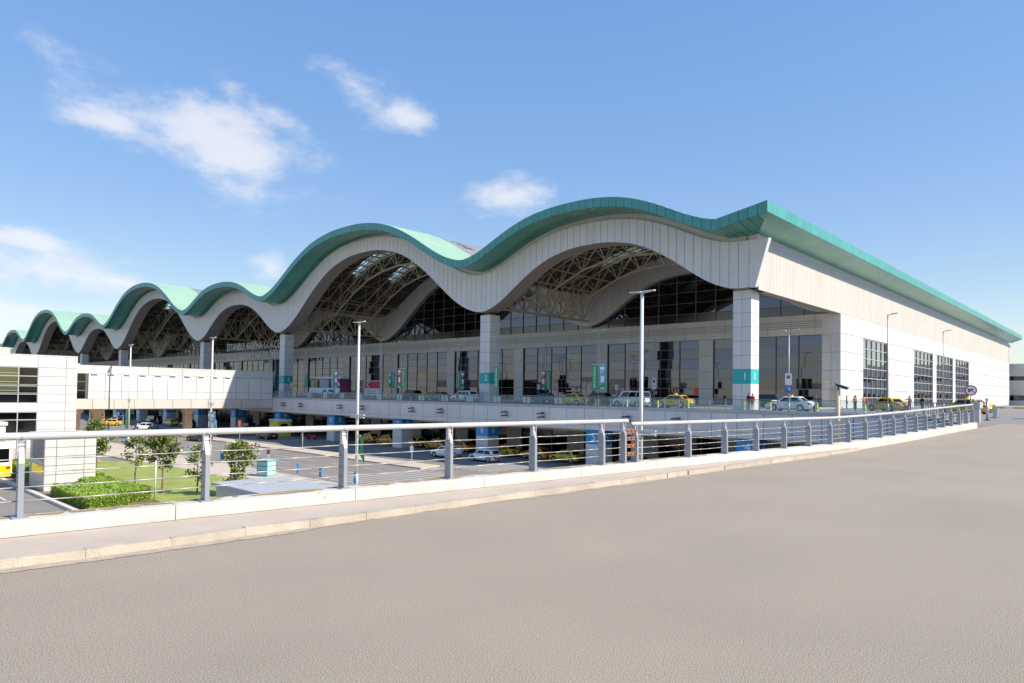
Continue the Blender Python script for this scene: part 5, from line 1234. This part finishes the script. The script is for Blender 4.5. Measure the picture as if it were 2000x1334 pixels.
# ------------------------------------------------------------------ people
def person(loc, rz, top, legs, label, pose='stand', h=1.75, group=None, hair='hair'):
    J = {'pel': (0, 0, .95), 'wai': (0, 0, 1.10), 'che': (.01, 0, 1.34), 'nek': (.01, 0, 1.50), 'hed': (.03, 0, 1.60), 'top': (.03, 0, 1.72)}
    E = [('pel', 'wai'), ('wai', 'che'), ('che', 'nek'), ('nek', 'hed'), ('hed', 'top')]
    Rr = {'pel': (.155, .115), 'wai': (.14, .105), 'che': (.17, .12), 'nek': (.06, .06), 'hed': (.088, .10), 'top': (.07, .08)}
    stride = .24 if pose == 'walk' else .03
    for s, nm in ((1, 'l'), (-1, 'r')):
        f = s*stride
        J.update({'hip'+nm: (0, s*.09, .90), 'kne'+nm: (f*.55+.02, s*.10, .50), 'ank'+nm: (f*1.0-.02, s*.10, .08), 'toe'+nm: (f*1.0+.14, s*.115, .035)})
        Rr.update({'hip'+nm: (.095, .095), 'kne'+nm: (.062, .062), 'ank'+nm: (.045, .045), 'toe'+nm: (.04, .035)})
        E += [('pel', 'hip'+nm), ('hip'+nm, 'kne'+nm), ('kne'+nm, 'ank'+nm), ('ank'+nm, 'toe'+nm)]
        g = -f
        if pose == 'lean' and s > 0: el, ha = (.16, .24, 1.12), (.36, .18, 1.08)
        elif pose == 'point' and s > 0: el, ha = (.26, .26, 1.28), (.52, .24, 1.30)
        else: el, ha = (g*.4-.02, s*.25, 1.13), (g*.9+.07, s*.245, .90)
        J.update({'sho'+nm: (.0, s*.18, 1.42), 'elb'+nm: el, 'wri'+nm: ha, 'fin'+nm: (ha[0]+.03, ha[1], ha[2]-.13 if ha[2] < 1 else ha[2]), 'thu'+nm: (ha[0]+.06, ha[1]-s*.01, ha[2]-.05)})
        Rr.update({'sho'+nm: (.065, .065), 'elb'+nm: (.045, .045), 'wri'+nm: (.03, .03), 'fin'+nm: (.022, .034), 'thu'+nm: (.012, .012)})
        E += [('che', 'sho'+nm), ('sho'+nm, 'elb'+nm), ('elb'+nm, 'wri'+nm), ('wri'+nm, 'fin'+nm), ('wri'+nm, 'thu'+nm)]
    names = list(J); me = bpy.data.meshes.new('person'); me.from_pydata([J[n] for n in names], [(names.index(a), names.index(b)) for a, b in E], [])
    ob_ = bpy.data.objects.new('tmp', me); col.objects.link(ob_); md = ob_.modifiers.new('s', 'SKIN'); md.use_smooth_shade = True
    for i, n in enumerate(names):
        sv = me.skin_vertices[0].data[i]; sv.radius = Rr[n][::-1] if n in ('pel', 'wai', 'che') else Rr[n]; sv.use_root = (n == 'pel')
    ob_.modifiers.new('d', 'SUBSURF').levels = 1
    bpy.context.view_layer.update()
    m2 = bpy.data.meshes.new_from_object(ob_.evaluated_get(bpy.context.evaluated_depsgraph_get())); bpy.data.objects.remove(ob_)
    m2.materials.clear()
    for m in (top, legs, 'skin', 'black'): m2.materials.append(MATS[m])
    for p in m2.polygons:
        c = p.center; p.use_smooth = True
        if c.z > 1.49: p.material_index = 2
        elif c.z < .10: p.material_index = 3
        elif abs(c.y) > .205 and (c.z < .93 or (c.x > .42)): p.material_index = 2
        elif c.z < .97 and abs(c.y) < .2: p.material_index = 1
        else: p.material_index = 0
    o = link('person', m2, None, loc, rz); o.scale = (h/1.75,)*3; tag(o, label, 'person', group)
    hb_ = MB(); N = 10
    for q in range(4):
        for e in range(N):
            def hp(u, v):
                th = 2*math.pi*u/N; ph = v/4*1.75
                return (.022-.012+.108*math.sin(ph)*math.cos(th), .098*math.sin(ph)*math.sin(th), 1.635+.122*math.cos(ph)+(.03 if math.cos(th) > .3 and v >= 3 else 0))
            hb_.poly([hp(e, q), hp(e+1, q), hp(e+1, q+1), hp(e, q+1)][::-1])
    hb_.build('hair', hair, o, True)
    return o
PP = [(5.4, 8.0, 0, 'cl_white', 'cl_navy', 'stand', 'person in white shirt standing behind the balustrade near the shop logo'),
      (-1.7, -4.3, 1.2, 'cl_black', 'cl_grey', 'stand', 'person in black top beside the person in red by column 1'), (-2.35, -4.9, 1.4, 'cl_red', 'cl_grey', 'stand', 'person in red shirt leaning near column 1'),
      (-6.3, 1.5, 2.2, 'cl_navy', 'cl_beige', 'walk', 'person in navy jacket behind the white saloon'),
      (-3.1, 22.0, 0.3, 'cl_grey', 'cl_black', 'stand', 'person in dark grey by the hall corner beside the camera post'), (-3.3, 24.5, 1, 'cl_white', 'cl_jeans', 'stand', 'person in pale shirt beside the one in dark grey'),
      (-4.2, 22.0, 2.9, 'cl_orange', 'cl_black', 'stand', 'person in orange vest with short hair beside the taxi by the flank'), (-4.9, 22.8, 2.5, 'cl_orange', 'cl_beige', 'point', 'person in orange vest reaching out towards another'),
      (-12.1, 14.0, 2.6, 'cl_brown', 'cl_jeans', 'point', 'person in brown jacket reaching out near the flank windows'), (-12.8, 16.5, 1, 'cl_black', 'cl_black', 'stand', 'person in black waistcoat by the last flank windows'),
      (41.0, -5.4, 2.8, 'cl_beige', 'cl_brown', 'walk', 'person in beige walking in front of column 2'), (26.5, 3.5, 1, 'cl_black', 'cl_black', 'stand', 'person in black behind the lemon taxi on the deck'), (28.4, 15.5, 2, 'cl_white', 'cl_black', 'stand', 'person in white by the hall doors right of column 2'),
      (60.5, 14.5, .5, 'cl_black', 'cl_jeans', 'walk', 'person in black by the hall doors near the flagpoles'), (71.5, 12.5, .5, 'cl_white', 'cl_jeans', 'walk', 'person in white near the flagpoles'), (3.6, 17.2, 1, 'cl_black', 'cl_navy', 'stand', 'person in dark clothes at the hall doors left of column 1')]
for a, b_, r, t_, l_, po, lab in PP: person(P(a, b_, .004), TH+r, t_, l_, lab, po, random.uniform(1.68, 1.82))
PL = [(86.2, -39.5, 2.2, 'cl_black', 'cl_jeans', 'walk', 'person in black jacket and jeans walking on the pale pavement'), (70.5, -36.3, .4, 'cl_brown', 'cl_black', 'stand', 'person in brown beside the silver van'),
      (126.5, -9.3, 1, 'cl_white', 'cl_black', 'stand', 'person in white shirt between the lemon taxi and off-roader'), (112.5, -24.0, 1, 'cl_white', 'cl_brown', 'stand', 'person in white beside the white car under the bridge'),
      (155.0, -6.5, 1, 'cl_black', 'cl_jeans', 'stand', 'person in black before pillar 12'), (152.5, -7.0, 1, 'cl_red', 'cl_black', 'stand', 'person in red top before pillar 12'), (150.0, -6.0, 2, 'cl_navy', 'cl_jeans', 'walk', 'person in navy walking before pillar 12'), (147.0, -6.8, 2, 'cl_white', 'cl_jeans', 'walk', 'person in white and jeans walking near pillar 12'),
      (144.5, -6.0, 3, 'cl_grey', 'cl_black', 'stand', 'person in grey beside the black minibus'), (104.0, -23.4, 1, 'cl_grey', 'cl_black', 'stand', 'person in grey at the triangular sign under the bridge'),
      (163, -24, 1, 'cl_white', 'cl_black', 'stand', 'person in white near the orange taxis and bridge pier'), (160, -22.8, 1, 'cl_beige', 'cl_jeans', 'stand', 'person in beige and jeans near the bridge pier'), (47.2, -7.4, 1, 'cl_black', 'cl_black', 'stand', 'person in black beside pillar 7')]
for a, b_, r, t_, l_, po, lab in PL: person(P(a, b_, -6.86 if b_ < -37.6 or -24 < b_ < -20 else -6.996), TH+r, t_, l_, lab, po, random.uniform(1.68, 1.8))
# luggage
for a, b_, m, lab in ((-6.9, -.2, 'black', 'black wheeled suitcase beside the person in navy jacket'), (-12.0, 13.2, 'cl_red', 'red wheeled suitcase beside the person in brown jacket')):
    sc = empty('suitcase', P(a, b_, .004), TH+.4, lab, 'suitcase'); MB().box(-.2, .2, -.13, .13, .06, .66).build('shell', m, sc); MB().tube((-.12, 0, .66), (-.12, 0, .98), .012, 6).tube((.12, 0, .66), (.12, 0, .98), .012, 6).tube((-.12, 0, .98), (.12, 0, .98), .015, 6).build('handle', 'dark_metal', sc)
    for x in (-.15, .15): MB().tube((x, -.1, .04), (x, .1, .04), .04, 8).build('wheel', 'tyre', sc)

# ------------------------------------------------------------------ planting
def leaf_quad(b, p, size, rn, mi=0):
    d = Vector((rn.uniform(-1, 1), rn.uniform(-1, 1), rn.uniform(-.5, .9))).normalized(); s = d.cross(Vector((rn.uniform(-1, 1), rn.uniform(-1, 1), rn.uniform(-1, 1)))).normalized()
    l = size; w = size*.42
    b.poly([p, p+d*l*.5+s*w, p+d*l, p+d*l*.5-s*w], mi)
def tree(a, b_, h, wid, n, seed, label, lean=0.0, start=.35, sparse=False):
    rn = random.Random(seed); t = empty('magnolia_tree', P(a, b_, -6.8), rn.uniform(0, 6), label, 'tree', None)
    tr = MB(); pts = [Vector((0, 0, -.1))]
    for q in range(6): pts.append(Vector((rn.uniform(-.06, .06)*h*.3, rn.uniform(-.06, .06)*h*.3, h*.9*(q+1)/6)))
    for q in range(6): tr.tube(pts[q], pts[q+1], .075*(1-q/7.5), 7, r1=.075*(1-(q+1)/7.5))
    lf = MB(); lf2 = MB(); nb = 13 if not sparse else 8
    for q in range(nb):
        f = start+(1-start)*q/(nb-1)*.95; base = pts[0].lerp(pts[-1], f); an = q*2.4+rn.uniform(-.5, .5)
        prof = math.sin(min(1, (f-start)/(1-start)*.85+.18)*math.pi)**.7
        ln = wid*(.55+.5*rn.random())*prof; tip = base+Vector((math.cos(an)*ln, math.sin(an)*ln, ln*rn.uniform(.25, .8)))
        tr.tube(base, tip, .028, 5, r1=.008)
        for c in range(3 if not sparse else 2):
            cc_ = base.lerp(tip, .45+.28*c); cr_ = wid*rn.uniform(.22, .38)
            for e in range(int(n/nb/3)):
                v = Vector((rn.gauss(0, 1), rn.gauss(0, 1), rn.gauss(0, .8))); v = v.normalized()*cr_*rn.random()**.45
                leaf_quad(lf2 if rn.random() < .3 else lf, cc_+v, rn.uniform(.16, .27), rn)
    tr.build('trunk', 'bark', t); cw = lf.build('crown', 'leaf', t); lf2.build('young_leaves', 'leaf_light', cw)
tree(45.4, -50.0, 5.3, 1.5, 2600, 1, 'tall full magnolia tree beside the service hut', start=.36)
tree(32.5, -50.6, 4.5, 1.25, 1100, 2, 'slender open magnolia tree in the middle of the lawn', start=.38, sparse=True)
tree(27.0, -50.4, 4.9, 1.45, 2200, 3, 'full magnolia tree behind the white marker post', start=.42)
tree(22.6, -49.4, 4.2, 1.3, 700, 4, 'thin straggly magnolia tree beside the second railing post', start=.32, sparse=True)
tree(19.6, -47.6, 4.5, 1.45, 2000, 5, 'full magnolia tree growing beside the flat grey canopy', start=.2)
def hedge(a0, a1, b0, b1, h, n, seed, label):
    rn = random.Random(seed); o = empty('hedge', P(a0, b0, -6.84), TH, label, 'hedge'); w, d = a1-a0, b1-b0
    core = MB(); m = 8
    for i in range(m):
        for j in range(4):
            hh = h*rn.uniform(.86, .95); core.box(-w*(i+1)/m, -w*i/m, d*j/4, d*(j+1)/4, 0, hh)
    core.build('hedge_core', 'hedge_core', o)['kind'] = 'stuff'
    lf = MB()
    for e in range(int(n*1.9)):
        x, y = -rn.random()*w, rn.random()*d; z = h*(.95+.07*math.sin(x*2.1+seed)*math.cos(y*2.7))+rn.uniform(-.07, .07)
        k = rn.random()
        if k < .22: y = rn.uniform(-.12, .04); z = rn.random()*h
        elif k < .42: x = rn.uniform(-.04, .12); z = rn.random()*h
        elif k < .5: x = -w+rn.uniform(-.1, .05); z = rn.random()*h
        leaf_quad(lf, Vector((x, y, z)), rn.uniform(.07, .125), rn)
    lf.build('foliage', 'leaf_hedge', o)['kind'] = 'stuff'
hedge(20.5, 29.5, -57.4, -55.0, .8, 9000, 1, 'clipped bright green hedge block running below the railing')
hedge(22.0, 32.0, -54.9, -53.0, .9, 8000, 2, 'clipped bright green hedge row beside the lawn and the service hut')
hedge(33.0, 40.0, -53.6, -52.9, 1.0, 3500, 3, 'narrow green hedge strip behind the service hut')
hedge(38.5, 48.5, -56.9, -54.2, 1.2, 5500, 4, 'dark green hedge block between the two service huts')
# stop line and kerb strip across the road beyond the boom
st = MB().box(0, 14, -.15, .15, 0, .10).build('stop_kerb', 'white_paint'); st['kind'] = 'structure'; st.location = (38.6, 52.6, .0); st.rotation_euler = (0, 0, ROT_R-R_(82))
